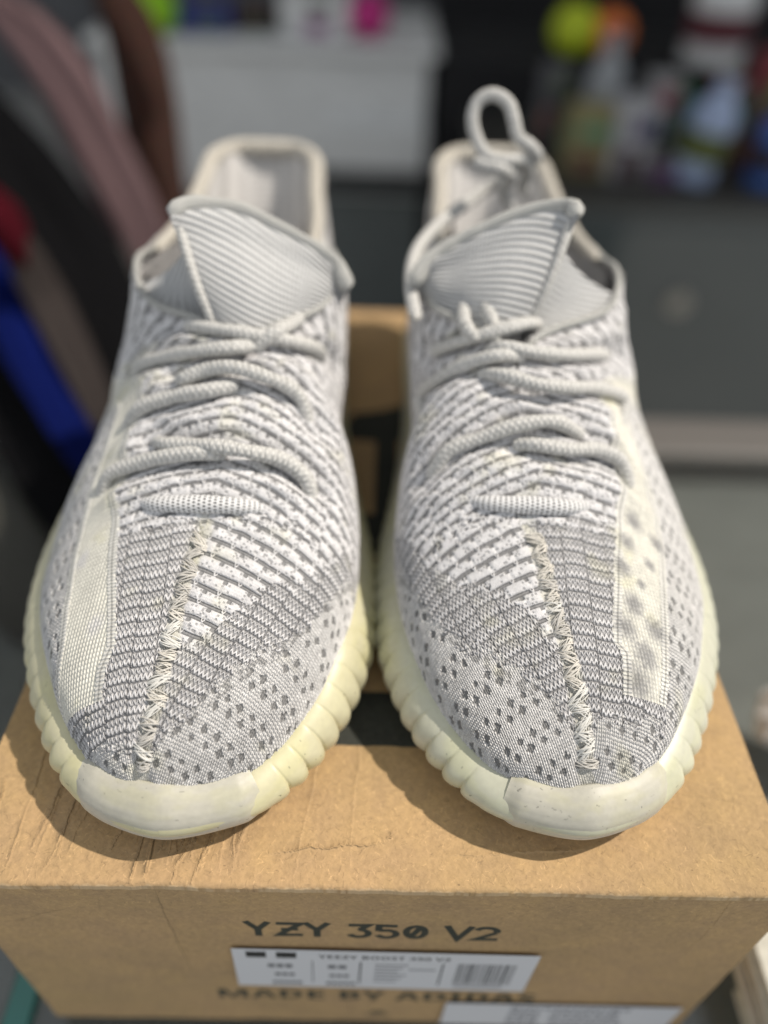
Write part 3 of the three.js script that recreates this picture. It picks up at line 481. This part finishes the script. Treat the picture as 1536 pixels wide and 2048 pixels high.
  // ---- milky toe bumper that climbs onto the upper
  {
    const bp = [[-0.004, 0.0006], [-0.0008, 0.0028], [0.0004, 0.0056], [0.0006, 0.0084], [0.0001, 0.0110], [-0.0012, 0.0134], [-0.0030, 0.0152], [-0.0050, 0.0164], [-0.0070, 0.0171], [-0.0082, 0.0172], [-0.0088, 0.0162]];
    const [e0, e1] = C.bumper;                              // arc length on the lateral and on the medial side
    part('toe_bumper', grid(110, 30, (u, v) => {
      const s = mix(-e0, e1, u) / OUT.L, p = outAt(s), t = v * (bp.length - 1), i = min(bp.length - 2, floor(t)), f = t - i, ends = sstep(0, 0.13, u) * (1 - sstep(0.9, 1, u)), c = 0.5 - 0.5 * cos(2 * PI * u);
      const off = mix(bp[i][0], bp[i + 1][0], f) - 0.0011 * (1 - ends), y = mix(bp[i][1], bp[i + 1][1], f), hg = 1 + 0.03 * c + 0.03 * cos(4 * PI * u) * v + 0.03 * (noise(u * 7, 2) - 0.5) * v, e = off - 0.0012 * c * v;
      return [m * (p.x + p.nx * e), y * hg * mix(1, 0.95, (1 - ends) * v) + lift(p.d) * mix(1, 0.8, v), -(p.d + p.nd * e)];
    }, m > 0, (u, v) => [0.1 * u + 0.03 * C.seed, v]), MS.bumper, shoe);
  }
  // ---- whip stitches down the front seam
  {
    const pts = ab(C.seam), cr = new THREE.CatmullRomCurve3(pts.map((h) => h.p)), L = cr.getLength(), n = Math.round(L / 0.0036);
    for (let k = 0; k < n; k++) {
      const t = (k + 0.5) / n, p = cr.getPointAt(t), tg = cr.getTangentAt(t), hn = pts[min(pts.length - 1, Math.round(t * (pts.length - 1)))].n, ac = tg.clone().cross(hn).normalize(), gs = [], w = 0.0020 + 0.0011 * R(), slant = (k % 2 ? 1 : -0.5) * 0.0013 + (R() - 0.5) * 0.0014, nt = 8 + floor(R() * 4), mat = [MS.thread, MS.thread2, MS.thread3][floor(R() * 3)];
      for (let q = 0; q < nt; q++) {
        const o1 = ((q + 0.5) / nt - 0.5) * 0.0030 + 0.0011 * (R() - 0.5), w1 = w * (0.75 + 0.4 * R()), w2 = w * (0.75 + 0.4 * R()), hi = 0.0000 + 0.0005 * R() * R() + 0.0002 * cos(o1 / 0.0034 * PI), sk = slant + 0.0028 * (R() - 0.5), pp = [];
        for (let g = 0; g <= 4; g++) { const f = g / 4 * 2 - 1; pp.push(p.clone().addScaledVector(ac, f < 0 ? f * w1 : f * w2).addScaledVector(tg, o1 * (1 - 0.45 * f * f) + f * sk).addScaledVector(hn, hi * (1 - f * f) + 0.00025 - 0.0008 * f ** 4)); }
        gs.push(new THREE.TubeGeometry(new THREE.CatmullRomCurve3(pp), 7, 0.00013 + 0.00012 * R(), 5, false));
      }
      part('stitch', mergeGeometries(gs), mat, upper);
    }
  }
  // ---- the rolled lip at the foot of the lacing
  part('lace_welt', (() => { const P = path(C.welt.map((p, i, l) => [...p, i === 0 || i === l.length - 1 ? -0.0022 : 0.0006]), 0.0), g = tube(P, 0.0026, 0.006, 20, 0.0008, (t) => 0.45 + 0.6 * pow(sin(PI * t), 0.7) + 0.12 * (noise(t * 9, C.seed) - 0.5)); const uv = g.attributes.uv; for (let i = 0; i < uv.count; i++) uv.setY(i, uv.getY(i) * 4); return g; })(), MS.welt, shoe);
  // ---- inside: lining and padded collar
  const lin2 = []; for (const sd of [-1, 1]) lin2.push(grid(90, 24, (u, v) => { const d = mix(0.118, 0.245, u); let [X, y] = section(d, sd, v, 1); return [m * X, y - 0.0005, -flare(d, y)]; }, (sd > 0) === (m > 0), (u, v) => [u * 14, v * 6]));
  part('lining', mergeGeometries(lin2), MS.lining, shoe);
  {
    const P = []; for (let k = 0; k <= 60; k++) { const a = k / 60 * 2 - 1, f = 1 - abs(a), d = 0.20 + (INS.d1 - 0.0025 - 0.20) * sin(min(1, f * 1.03) * PI / 2), [X, y] = section(d, a < 0 ? -1 : 1, 1), ins = 0.93; P.push(V(X * ins, y - 0.0005, flare(d, y) - 0.0015)); }
    part('heel_padding', tube(P, 0.0034, 0.012, 14, 0.002, (t) => 0.75 + 0.35 * sin(PI * t)), MS.pad, shoe);
  }
  part('heel_lining', grid(50, 30, (u, v) => { const x = 2 * u - 1, ax = abs(x), d = 0.3 - 0.060 * pow(ax, 2.6), y = mix(0.036, rimY(d) - 0.001, v); return [m * x * 0.0290 * (1 + 0.05 * (1 - v)), y, -(flare(min(d, 0.2915), y) - 0.004 - 0.0012 * sin(PI * v) + (d > 0.2915 ? (d - 0.2915) * 0.6 : 0))]; }, m < 0, (u, v) => [v * 0.4, u * 1.1]), C.heelMat, shoe);
  for (const sd of [-1, 1]) {                               // thin rolled edge of the ankle collar
    const P = []; for (let k = 0; k <= 30; k++) { const d = mix(0.124, 0.215, k / 30), [X, y] = section(d, sd, 1); P.push(V(X, y, d)); }
    part('collar_edge', tube(P, 0.0013, 0.012, 10), MS.binding, shoe);
  }
  // ---- tongue: a ribbed sheet between its root under the laces and its bound top edge
  {
    const top = C.tongueTop.map(([x, y, z]) => local(x, y, z)), bot = C.tongueBot.map(([x, y]) => { const h = hit(x, y); return h ? h.p.clone().addScaledVector(h.n, -0.002) : local(x, y, -0.13); });
    const ct = new THREE.CatmullRomCurve3(top), cb = new THREE.CatmullRomCurve3(bot), q = new THREE.Vector3(), r = new THREE.Vector3();
    const sheet = (off, flip) => grid(60, 40, (u, v) => { cb.getPoint(u, q); ct.getPoint(u, r); const bow = 0.006 * sin(PI * v) * (0.3 + 0.7 * sin(PI * u)) + 0.0035 * sstep(0.75, 1, v); return [mix(q.x, r.x, v), mix(q.y, r.y, v) + 0.2 * bow, mix(q.z, r.z, v) + bow + off]; }, flip, (u, v) => [u * 1.05, v * 0.95]);
    const tg = part('tongue', mergeGeometries([sheet(0, false), sheet(-0.0022, true)]), C.tongueMat, shoe);
    const e = top.map((p) => p.clone().add(new THREE.Vector3(0, 0.0005, 0.0022)));
    part('binding', (() => { const g = tube(e, 0.0032, 0.012, 14, 0.0018, (t) => 0.95 + 0.2 * (noise(t * 14, C.seed) - 0.5), 0.6); g.computeVertexNormals(); return g; })(), MS.binding, tg);
    {                                                       // knit gusset between the tongue and the outer collar
      const rimC = new THREE.CatmullRomCurve3([0.117, 0.125, 0.135, 0.146, 0.158].map((d) => { const [X, y] = section(d, -1, 1); return V(X - 0.001, y - 0.0015, d); })), us = C.tongueSeam;
      part('gusset', grid(24, 24, (u, v) => { cb.getPoint(us, q); ct.getPoint(us, r); const w = v * 0.72, a = new THREE.Vector3(mix(q.x, r.x, w), mix(q.y, r.y, w), mix(q.z, r.z, w) - 0.002), b = rimC.getPoint(v); return [mix(a.x, b.x, u), mix(a.y, b.y, u) - 0.004 * sin(PI * u), mix(a.z, b.z, u) - 0.004 * sin(PI * u)]; }, m < 0, (u, v) => [u * 0.6, v * 0.8]), C.tongueMat, shoe);
    }
    part('overlock_seam', tube([0.04, 0.3, 0.6, 0.9, 1].map((v) => { cb.getPoint(C.tongueSeam, q); ct.getPoint(C.tongueSeam, r); return new THREE.Vector3(mix(q.x, r.x, 1 - v), mix(q.y, r.y, 1 - v), mix(q.z, r.z, 1 - v) + 0.004 * sin(PI * v)); }), 0.0016, 0.004, 8), lace, tg);
  }
  // ---- laces
  for (const l of C.laces) part('lace', tube(path(l, 0.0013), 0.0024, 0.0038, 14, 0.0014, (t) => 0.94 + 0.22 * (noise(t * 11, l[0][0]) - 0.5)), lace, shoe);
  for (const l of C.cords) part('lace', tube(l.map(([x, y, z]) => local(x, y, z)), 0.0024, 0.0038, 14), lace, shoe);
  return shoe;
}
const tonguePlain = ribTex(0.55, 0.0036), heelMat = ribTex(0, 0.0075); heelMat.color.setRGB(1, 0.97, 0.95); heelMat.bumpScale = 0.0006;
buildShoe({
  m: 1, x: -0.06, z: -0.0075, turn: 0, seed: 3, rubber: MS.rubber, tongueMat: tonguePlain, tongueSeam: 0.06, spotDark: 0.12, heelMat, bumper: [0.031, 0.028],
  label: 'worn knit sneaker with a plain cream side stripe and no lace at its heel', stripeLabel: 'plain cream translucent side stripe',
  stripeIn: [[242, 985], [240, 1050], [233, 1150], [232, 1290], [212, 1340], [207, 1410]], stripeOut: [[178, 985], [160, 1050], [142, 1120], [130, 1200], [120, 1300], [116, 1390]], stripeEnd: [160, 1420],
  zigTop: [[365, 1290], [420, 1265], [470, 1235], [530, 1190], [600, 1160], [680, 1120]], zigLow: [[310, 1480], [400, 1400], [470, 1345], [560, 1290], [610, 1240], [680, 1180]], latLow: [240, 1500],
  spots: [[165, 1120, 0.003], [190, 1250, 0.003]],
  seam: [[402, 1072], [386, 1110], [372, 1150], [358, 1200], [345, 1250], [335, 1300], [320, 1350], [310, 1400], [297, 1450], [287, 1500], [285, 1545]],
  welt: [[258, 1000], [320, 1010], [400, 1010], [470, 1013], [548, 1016]],
  tongueTop: [[345, 432, -0.157], [362, 414, -0.160], [410, 408, -0.164], [480, 420, -0.167], [560, 458, -0.168], [630, 495, -0.168], [672, 528, -0.168], [698, 575, -0.162]],
  tongueBot: [[425, 655], [440, 668], [470, 675], [510, 680], [560, 676], [610, 664], [650, 645], [680, 628]],
  laces: [
    [[372, 650, -0.001], [430, 662], [500, 679, 0.001], [570, 692, 0.002], [630, 703], [652, 722, -0.004]],
    [[604, 630, -0.002], [575, 652], [540, 676, 0.003], [505, 694, -0.003]],
    [[262, 755, -0.004], [290, 735], [345, 718], [410, 710, 0.001], [470, 703, 0.001], [510, 690, -0.002]],
    [[356, 752, -0.003], [372, 762], [420, 748, 0.001], [470, 748, 0.003], [525, 765, 0.003], [590, 795, 0.001], [628, 848, -0.004]],
    [[240, 858, -0.004], [285, 822], [350, 798], [420, 788, 0.001], [480, 772, -0.001]],
    [[305, 878, -0.003], [335, 892], [390, 897, 0.001], [440, 905, 0.003], [500, 915, 0.003], [560, 925, 0.001], [605, 955], [634, 996, -0.004]],
    [[190, 992, -0.004], [225, 955], [290, 928], [360, 917, 0.001], [420, 912, 0.001], [452, 905, -0.003]],
  ],
  cords: [],
});
buildShoe({
  m: -1, x: 0.0588, z: -0.0098, turn: 0.034, seed: 17, rubber: MS.rubberPale, tongueMat: ribTex(-0.4, 0.0032), tongueSeam: 0.06, spotDark: 1, heelMat, bumper: [0.030, 0.024],
  label: 'worn knit sneaker with a grey-spotted side stripe and a lace knotted at its heel', stripeLabel: 'cream side stripe with soft grey spots',
  stripeIn: [[1232, 960], [1232, 1040], [1228, 1120], [1225, 1285], [1243, 1305], [1246, 1390]], stripeOut: [[1300, 985], [1325, 1080], [1331, 1160], [1335, 1250], [1337, 1340], [1335, 1385]], stripeEnd: [1285, 1398],
  zigTop: [[1100, 1270], [1040, 1215], [960, 1190], [900, 1150], [840, 1110], [795, 1070]], zigLow: [[1160, 1450], [1090, 1380], [1000, 1330], [940, 1290], [880, 1240], [805, 1150]], latLow: [1225, 1440],
  spots: [[1268, 1045, 0.0032], [1255, 1085, 0.003], [1312, 1088, 0.003], [1282, 1170, 0.0016], [1268, 1210, 0.0034], [1250, 1255, 0.0036], [1310, 1260, 0.0034], [1292, 1312, 0.0042], [1276, 1365, 0.0046], [1245, 1135, 0.003], [1298, 1130, 0.002]],
  seam: [[1066, 1068], [1080, 1105], [1090, 1145], [1102, 1190], [1115, 1235], [1130, 1280], [1140, 1320], [1152, 1370], [1162, 1420], [1170, 1475], [1175, 1540]],
  welt: [[920, 994], [980, 1008], [1060, 1012], [1130, 1016], [1200, 1006]],
  tongueTop: [[1152, 428, -0.160], [1140, 414, -0.164], [1090, 416, -0.167], [1030, 432, -0.168], [960, 462, -0.168], [900, 492, -0.168], [855, 520, -0.166], [822, 570, -0.162]],
  tongueBot: [[1055, 640], [1040, 655], [1010, 664], [970, 672], [930, 672], [890, 660], [860, 640], [835, 620]],
  laces: [
    [[826, 728, -0.004], [870, 704], [940, 684, 0.001], [1010, 668, 0.001], [1050, 655], [1080, 640, -0.003]],
    [[968, 700, -0.003], [1010, 702, 0.001], [1060, 712, 0.001], [1120, 718, 0.001], [1180, 712], [1228, 708, -0.004]],
    [[835, 850, -0.004], [850, 795], [895, 755], [950, 732, 0.001], [1000, 722, 0.002], [1050, 712, -0.002]],
    [[955, 742, -0.003], [1010, 762, 0.002], [1070, 782, 0.003], [1130, 785, 0.002], [1190, 782], [1240, 805], [1252, 856, -0.004]],
    [[848, 955, -0.004], [900, 905], [960, 880], [1030, 860, 0.002], [1100, 852, 0.002], [1170, 868, -0.003]],
    [[1025, 885, -0.003], [1070, 896, 0.001], [1130, 905, 0.001], [1190, 903], [1235, 925], [1272, 975, -0.004]],
    [[915, 580, -0.001], [925, 620, 0.002], [945, 655, 0.003], [962, 690, 0.001]],
    [[938, 578, -0.001], [948, 610, 0.003], [965, 640, 0.004], [985, 668, 0.002]],
  ],
  cords: [
    [[832, 640, -0.150], [822, 575, -0.165], [830, 510, -0.185], [870, 455, -0.205], [925, 412, -0.222], [975, 375, -0.232], [1010, 350, -0.233], [1042, 330, -0.226], [1074, 314, -0.222], [1060, 292, -0.219], [1036, 274, -0.220], [1028, 240, -0.222], [1016, 206, -0.225], [985, 189, -0.227], [956, 203, -0.227], [945, 236, -0.225], [955, 282, -0.222], [978, 314, -0.218], [1012, 322, -0.216], [1044, 318, -0.219], [1058, 340, -0.227], [1046, 372, -0.234], [1054, 384, -0.237]],
    [[948, 318, -0.219], [968, 332, -0.216], [1002, 338, -0.214], [1022, 352, -0.219], [1008, 374, -0.225], [1014, 400, -0.228], [1030, 440, -0.228], [1036, 470, -0.226]],
  ],
});

// ================================================================ the shop behind, out of focus
const rgb = (r, g, b) => new THREE.Color().setRGB(r, g, b);
const soft = (r, g, b, rough = 0.85) => std(rgb(r, g, b), rough, { map: grain });
const spot = (px, py, z) => atZ(px, py, z);
const scaleAt = (px, py, z) => spot(px + 50, py, z).distanceTo(spot(px - 50, py, z)) / 100;   // metres per photo pixel there
{
  const z = -1.9, x0 = -0.66, x1 = 0.1, top = T - 0.17, c = thing('white_cabinet', 'white cabinet with a grey base across the shop, small things on its top', 'cabinet', [(x0 + x1) / 2, 0, z - 0.2]);
  part('base', new THREE.BoxGeometry(x1 - x0, top - 0.31, 0.38), soft(0.17, 0.19, 0.185), c).position.set(0, (top - 0.31) / 2, 0);
  part('front_board', new RoundedBoxGeometry(x1 - x0, 0.31, 0.4, 3, 0.006), M.white, c).position.set(0, top - 0.155, 0);
  part('worktop', new RoundedBoxGeometry(x1 - x0 + 0.04, 0.025, 0.44, 3, 0.006), M.white, c).position.set(0, top + 0.0135, 0);
  part('shelf_box', new RoundedBoxGeometry(0.24, 0.10, 0.05, 3, 0.006), M.white, c).position.set(0.26, top - 0.185, 0.226);
  part('slot', new THREE.BoxGeometry(0.27, 0.05, 0.012), soft(0.03, 0.034, 0.036), c).position.set(0.25, top - 0.272, 0.207);  // dark strip standing in for the shade below the shelf box
  part('side_post', new THREE.BoxGeometry(0.03, 0.3, 0.02), soft(0.35, 0.36, 0.36), c).position.set(-0.27, top - 0.155, 0.212);
}
{
  const c = thing('glass_display_case', 'dark glass-fronted display case across the aisle with a disc for a round highlight', 'display case', [1.35, 0, -1.56]);
  part('body', new RoundedBoxGeometry(2.3, T - 0.28, 0.5, 3, 0.008), M.darkCase, c).position.set(0, (T - 0.28) / 2, 0);
  part('case_top', new RoundedBoxGeometry(2.32, 0.02, 0.53, 3, 0.004), soft(0.055, 0.055, 0.05, 0.5), c).position.set(0, T - 0.27, 0);
  for (const x of [-0.55, 0.05]) part('glass_pane', new THREE.BoxGeometry(0.56, 0.5, 0.006), phy({ color: x < 0 ? rgb(0.075, 0.09, 0.092) : rgb(0.075, 0.083, 0.10), roughness: 0.12, clearcoat: 0.5 }), c).position.set(x - 0.18, T - 0.56, 0.254);
  const p = spot(1355, 605, -1.3); const l = part('highlight_disc', new THREE.CylinderGeometry(0.022, 0.024, 0.012, 28).rotateX(PI / 2), std(rgb(0.32, 0.31, 0.28), 0.35, { metalness: 0.5 }), c); l.position.set(p.x - 1.35, p.y, 0.262);  // grey disc added in place of a blurred round highlight
  const r = thing('black_display_riser', 'black stepped display riser standing behind the dark case', 'riser', [0.95, 0, -2.15]);
  part('body', new RoundedBoxGeometry(1.66, T - 0.17, 0.5, 3, 0.008), M.black, r).position.set(0, (T - 0.17) / 2, 0);
  part('back_board', new THREE.BoxGeometry(1.66, 0.5, 0.03), M.black, r).position.set(0, T - 0.17 + 0.25, -0.23);
}
const bottle = (h, w) => new THREE.LatheGeometry([[0.0001, 0], [0.46, 0], [0.5, 0.03], [0.5, 0.62], [0.44, 0.72], [0.24, 0.82], [0.2, 0.9], [0.22, 0.91], [0.22, 0.99], [0.0001, 1]].map(([r, y]) => new THREE.Vector2(r * w, y * h)), 24);
const ball = (r) => { const g = new THREE.SphereGeometry(r, 28, 20), p = g.attributes.position; for (let i = 0; i < p.count; i++) { const a = Math.atan2(p.getZ(i), p.getX(i)), k = 1 - 0.02 * pow(abs(sin(4 * a)), 12); p.setXYZ(i, p.getX(i) * k, p.getY(i), p.getZ(i) * k); } g.computeVertexNormals(); return g; };
const pack = (w, h, d) => new RoundedBoxGeometry(w, h, d, 3, 0.12 * min(w, h, d));
function stand(name, label, cat, kind, px, py, w, h, y0, z, mat, tilt = 0, group) {      // px, py: foot of the thing; w, h in photo pixels; it stands at height y0
  const s = scaleAt(px, py, z), p = spot(px, py, z), W = w * s, H = h * s, o = kind === 'ball' ? solid(name, label, cat, ball(W / 2).translate(0, W / 2, 0), mat, [p.x, y0, z], group) : thing(name, label, cat, [p.x, y0, z], group), R = rng(px * 7 + 1);
  const tint = () => soft(0.04 + 0.5 * R() * R(), 0.04 + 0.4 * R() * R(), 0.05 + 0.4 * R() * R());
  if (kind === 'bottle') {
    part('body', bottle(H, W), mat, o);
    part('cap', new THREE.CylinderGeometry(W * 0.2, W * 0.22, H * 0.12, 20), tint(), o).position.y = H * 0.965;
    part('label', new THREE.CylinderGeometry(W * 0.506, W * 0.506, H * (0.2 + 0.15 * R()), 24, 1, true), tint(), o).position.y = H * 0.36;
  } else if (kind === 'pack') {
    const D = min(W, 0.09); part('body', pack(W, H, D).translate(0, H / 2, 0), mat, o);
    for (let k = 0; k < 2; k++) { const a = 0.3 + 0.4 * R(), b = 0.15 + 0.25 * R(); part('print', new THREE.BoxGeometry(W * a, H * b, 0.002), tint(), o).position.set((R() - 0.5) * (0.85 - a) * W, H * (0.25 + 0.45 * k), D / 2 + 0.0012); }
  }
  o.rotation.z = tilt; return o;
}
const cabTop = T - 0.17 + 0.026, caseTop = T - 0.26, riserTop = T - 0.17;
stand('lime_ball', 'bright lime green ball on the white cabinet', 'ball', 'ball', 320, 100, 88, 0, cabTop, -1.92, std(rgb(0.30, 0.62, 0.01), 0.6));
stand('pink_ball', 'magenta pink ball on the white cabinet', 'ball', 'ball', 738, 100, 78, 0, cabTop, -1.95, std(rgb(0.50, 0.02, 0.20), 0.6));
stand('blue_pack', 'dark blue packet lying on the white cabinet beside the lime ball', 'packet', 'pack', 415, 100, 105, 50, cabTop, -1.98, std(rgb(0.02, 0.03, 0.22), 0.6));
stand('black_pack', 'black packet lying on the white cabinet between blue packet and white bag', 'packet', 'pack', 520, 100, 80, 42, cabTop, -2.02, soft(0.015, 0.015, 0.02));
stand('white_bag', 'rounded white bag on the white cabinet beside the pink ball', 'bag', 'pack', 635, 110, 130, 75, cabTop, -1.98, M.white);
stand('yellow_ball', 'yellow-green ball on the black riser', 'ball', 'ball', 1150, 60, 92, 0, riserTop + 0.0, -1.98, std(rgb(0.50, 0.60, 0.02), 0.6));
stand('orange_ball', 'orange ball beside the yellow-green one on the black riser', 'ball', 'ball', 1222, 60, 84, 0, riserTop, -1.98, std(rgb(0.80, 0.20, 0.04), 0.6));
stand('white_jar', 'tall rounded white jar on the black riser', 'jar', 'bottle', 1428, 90, 120, 180, riserTop, -1.96, M.white);
stand('grey_bottle', 'pale grey bottle on the dark case', 'bottle', 'bottle', 1178, 340, 68, 215, caseTop, -1.52, soft(0.42, 0.44, 0.46));
stand('tan_box', 'tan and yellow box standing on the dark case', 'box', 'pack', 1165, 350, 90, 120, caseTop, -1.44, soft(0.34, 0.30, 0.14));
stand('white_box', 'white box standing on the dark case beside the tan one', 'box', 'pack', 1240, 350, 76, 140, caseTop, -1.42, soft(0.5, 0.5, 0.52));
stand('grey_tray', 'flat grey tray on the dark case', 'tray', 'pack', 1300, 372, 90, 40, caseTop, -1.42, soft(0.16, 0.15, 0.14));
stand('lavender_bottle', 'tilted pale blue bottle on the dark case', 'bottle', 'bottle', 1372, 368, 88, 185, caseTop + 0.004, -1.40, std(rgb(0.34, 0.42, 0.60), 0.35), -0.16);
stand('red_box', 'dark red box on the dark case behind the blue bottle', 'box', 'pack', 1490, 350, 80, 190, caseTop, -1.52, soft(0.30, 0.06, 0.07));
stand('blue_bottle', 'deep blue bottle on the dark case', 'bottle', 'bottle', 1528, 368, 90, 150, caseTop, -1.40, std(rgb(0.05, 0.13, 0.40), 0.35));
stand('brown_box', 'small brown box on the dark case beside the red box', 'box', 'pack', 1446, 350, 50, 140, caseTop, -1.50, soft(0.14, 0.10, 0.07));

{
  const R = rng(77), hue = ['dark', 'pale', 'green', 'red', 'teal', 'amber', 'violet', 'grey'], cols = [[0.03, 0.03, 0.04], [0.5, 0.5, 0.5], [0.05, 0.25, 0.09], [0.4, 0.05, 0.05], [0.03, 0.2, 0.24], [0.5, 0.25, 0.03], [0.16, 0.06, 0.28], [0.16, 0.16, 0.17]];
  const n = ['carton behind the tan box', 'carton between the white box and the blue bottles', 'carton behind the grey tray', 'carton by the red box', 'carton at the end of the dark case', 'carton behind the deep blue bottle', 'carton in the back row of the dark case', 'carton behind the pale grey bottle'];
  [[1120, 60, 90], [1290, 56, 110], [1325, 44, 80], [1415, 50, 120], [1560, 60, 140], [1500, 46, 90], [1260, 60, 70], [1085, 50, 120]].forEach(([x, w, h], i) => stand('small_carton', `${hue[i]} small ${n[i]}`, 'carton', 'pack', x, 330, w, h, caseTop, -1.62 - 0.05 * (i % 3), soft(...cols[i]), 0));
}

// garments hanging and heaped beside the counter
function drape(name, label, rows, thick, mat, folds, seed, group) {   // rows: [px, py, z, half width in photo pixels]
  const C = rows.map(([x, y, z]) => spot(x, y, z)), W = rows.map(([x, y, z, w]) => w * scaleAt(x, y, z)), foot = C[C.length - 1].clone(), cc = new THREE.CatmullRomCurve3(C.map((p) => p.sub(foot)));
  const g = grid(72, 60, (u, v) => {
    const p = cc.getPoint(v), t = v * (W.length - 1), i = min(W.length - 2, floor(t)), w = mix(W[i], W[i + 1], t - i), a = u * PI * 2, end = pow(sin(PI * clamp(v, 0.003, 0.997)), 0.25);
    const r = 1 + 0.16 * sin(folds * a + 3 * v + seed) + 0.14 * (noise(4 * cos(a) + seed, 4 * sin(a) + 5 * v) - 0.5);
    return [p.x + w * end * r * cos(a), p.y + 0.1 * w * sin(3 * v + a), p.z + thick * end * r * sin(a)];
  }, true, (u, v) => [u * 10, v * 12]);
  const o = solid(name, label, 'garment', g, mat, [foot.x, foot.y, foot.z], group); return o;
}
const fab = (r, g, b) => cloth([r, g, b], 0.0004);
drape('hanging_shirt', 'dark brown patterned shirt hanging past the pink one', [[205, -60, -0.80, 62], [255, 60, -0.80, 58], [290, 200, -0.79, 55], [315, 330, -0.78, 50], [345, 470, -0.77, 44], [372, 620, -0.76, 40]], 0.03, (() => { const m = cloth([1, 1, 1], 0.0003); m.map = texture(256, 256, (x, y, o) => { const k = fbm(x / 16, y / 16), r = fbm(x / 34 + 9, y / 60); o[0] = k > 0.62 ? 86 : r > 0.55 ? 62 : 26; o[1] = k > 0.62 ? 52 : r > 0.55 ? 16 : 20; o[2] = k > 0.62 ? 14 : r > 0.55 ? 14 : 16; }, true, true); return m; })(), 3, 2, 'garments beside the counter');
drape('hanging_shirt', 'dusty pink and grey shirt hanging between dark garments', [[-60, -40, -0.74, 60], [40, 40, -0.74, 68], [130, 160, -0.73, 62], [190, 280, -0.72, 62], [250, 400, -0.71, 60], [300, 520, -0.70, 56], [330, 640, -0.69, 45]], 0.035, fab(0.19, 0.125, 0.132), 4, 5, 'garments beside the counter');
drape('hanging_shirt', 'pale grey shirt end hanging behind the plain-striped sneaker', [[225, 480, -0.66, 28], [228, 560, -0.66, 40], [235, 640, -0.66, 36], [250, 720, -0.66, 26]], 0.02, fab(0.16, 0.16, 0.155), 3, 8, 'garments beside the counter');
drape('black_jacket', 'black jacket hanging down over the end of the counter', [[-150, 120, -0.62, 150], [-60, 300, -0.60, 170], [40, 480, -0.57, 170], [90, 660, -0.48, 190], [150, 820, -0.375, 165], [200, 960, -0.29, 135], [250, 1080, -0.235, 90]], 0.05, fab(0.006, 0.006, 0.007), 5, 1, 'garments beside the counter');
drape('striped_sleeve', 'royal blue sleeve lying along the black jacket', [[-60, 430, -0.50, 42], [-10, 540, -0.49, 46], [50, 680, -0.42, 46], [120, 800, -0.345, 44], [180, 900, -0.29, 40], [220, 980, -0.255, 26]], 0.018, fab(0.004, 0.012, 0.13), 3, 4, 'garments beside the counter');
drape('striped_sleeve', 'grey-brown sleeve lying beside the royal blue one', [[-10, 400, -0.47, 30], [40, 500, -0.465, 40], [95, 600, -0.455, 38], [150, 710, -0.39, 34], [200, 820, -0.33, 30], [230, 900, -0.285, 18]], 0.014, fab(0.075, 0.062, 0.058), 3, 7, 'garments beside the counter');
drape('striped_sleeve', 'short dark red sleeve above the grey-brown one', [[-50, 360, -0.46, 30], [-10, 420, -0.46, 40], [25, 480, -0.46, 34], [50, 530, -0.46, 18]], 0.013, fab(0.12, 0.01, 0.02), 3, 9, 'garments beside the counter');
drape('grey_cloth', 'grey-beige cloth lying on the counter beside the box', [[-110, 880, -0.36, 60], [-50, 980, -0.315, 90], [0, 1080, -0.27, 100], [40, 1180, -0.225, 90], [60, 1260, -0.195, 50]], 0.02, fab(0.115, 0.108, 0.095), 3, 6);

{
  const c = thing('clothes_rack', 'steel clothes rack carrying the hanging shirts', 'rack', [-1.05, 0, -0.77]), steel = std(rgb(0.3, 0.3, 0.31), 0.35, { metalness: 0.8 });
  part('upright', new THREE.CylinderGeometry(0.014, 0.014, T + 0.2, 16), steel, c).position.y = (T + 0.2) / 2;
  part('rail', new THREE.CylinderGeometry(0.012, 0.012, 1.0, 16).rotateZ(PI / 2), steel, c).position.set(0.45, T + 0.19, 0);
  part('foot', new RoundedBoxGeometry(0.06, 0.03, 0.6, 3, 0.008), steel, c).position.y = 0.016;
  for (const x of [0.72, 0.79]) part('hanger', new THREE.TorusGeometry(0.03, 0.003, 8, 20, PI * 1.4).rotateY(PI / 2), steel, c).position.set(x, T + 0.172, 0);
}

// white cards lying in a fanned pile beside the box, and a pale blob added for a reflection
{
  const p0 = [0.168, COUNTER, -0.012], c = thing('card_pile', 'fanned pile of white cards on the counter beside the shoe box', 'cards', p0), R = rng(21);
  for (let k = 0; k < 9; k++) { const q = part('card', new RoundedBoxGeometry(0.10, 0.0016, 0.06, 2, 0.0005), soft(0.66 + 0.1 * R(), 0.66 + 0.08 * R(), 0.60), c); q.position.set(0.02 + 0.004 * R(), 0.0022 + 0.0034 * k, 0.03 - 0.0052 * k); q.rotation.set(0.03, 0.02 * (R() - 0.5), 0); }
  const b = solid('reflection_blob', 'white blob in place of a reflection on the counter behind the cards', 'reflection', (() => { const g = new THREE.IcosahedronGeometry(0.022, 5), p = g.attributes.position; for (let i = 0; i < p.count; i++) { const x = p.getX(i), y = p.getY(i), z = p.getZ(i), k = 1 + 0.5 * (fbm(x * 90 + y * 60 + 5, z * 90 - y * 40) - 0.5); p.setXYZ(i, x * 1.3 * k, y * 0.7 * k, z * k); } g.computeVertexNormals(); return g; })(), soft(0.7, 0.7, 0.7), [0.214, COUNTER + 0.0145, -0.128]);
}

renderer.render(scene, camera);
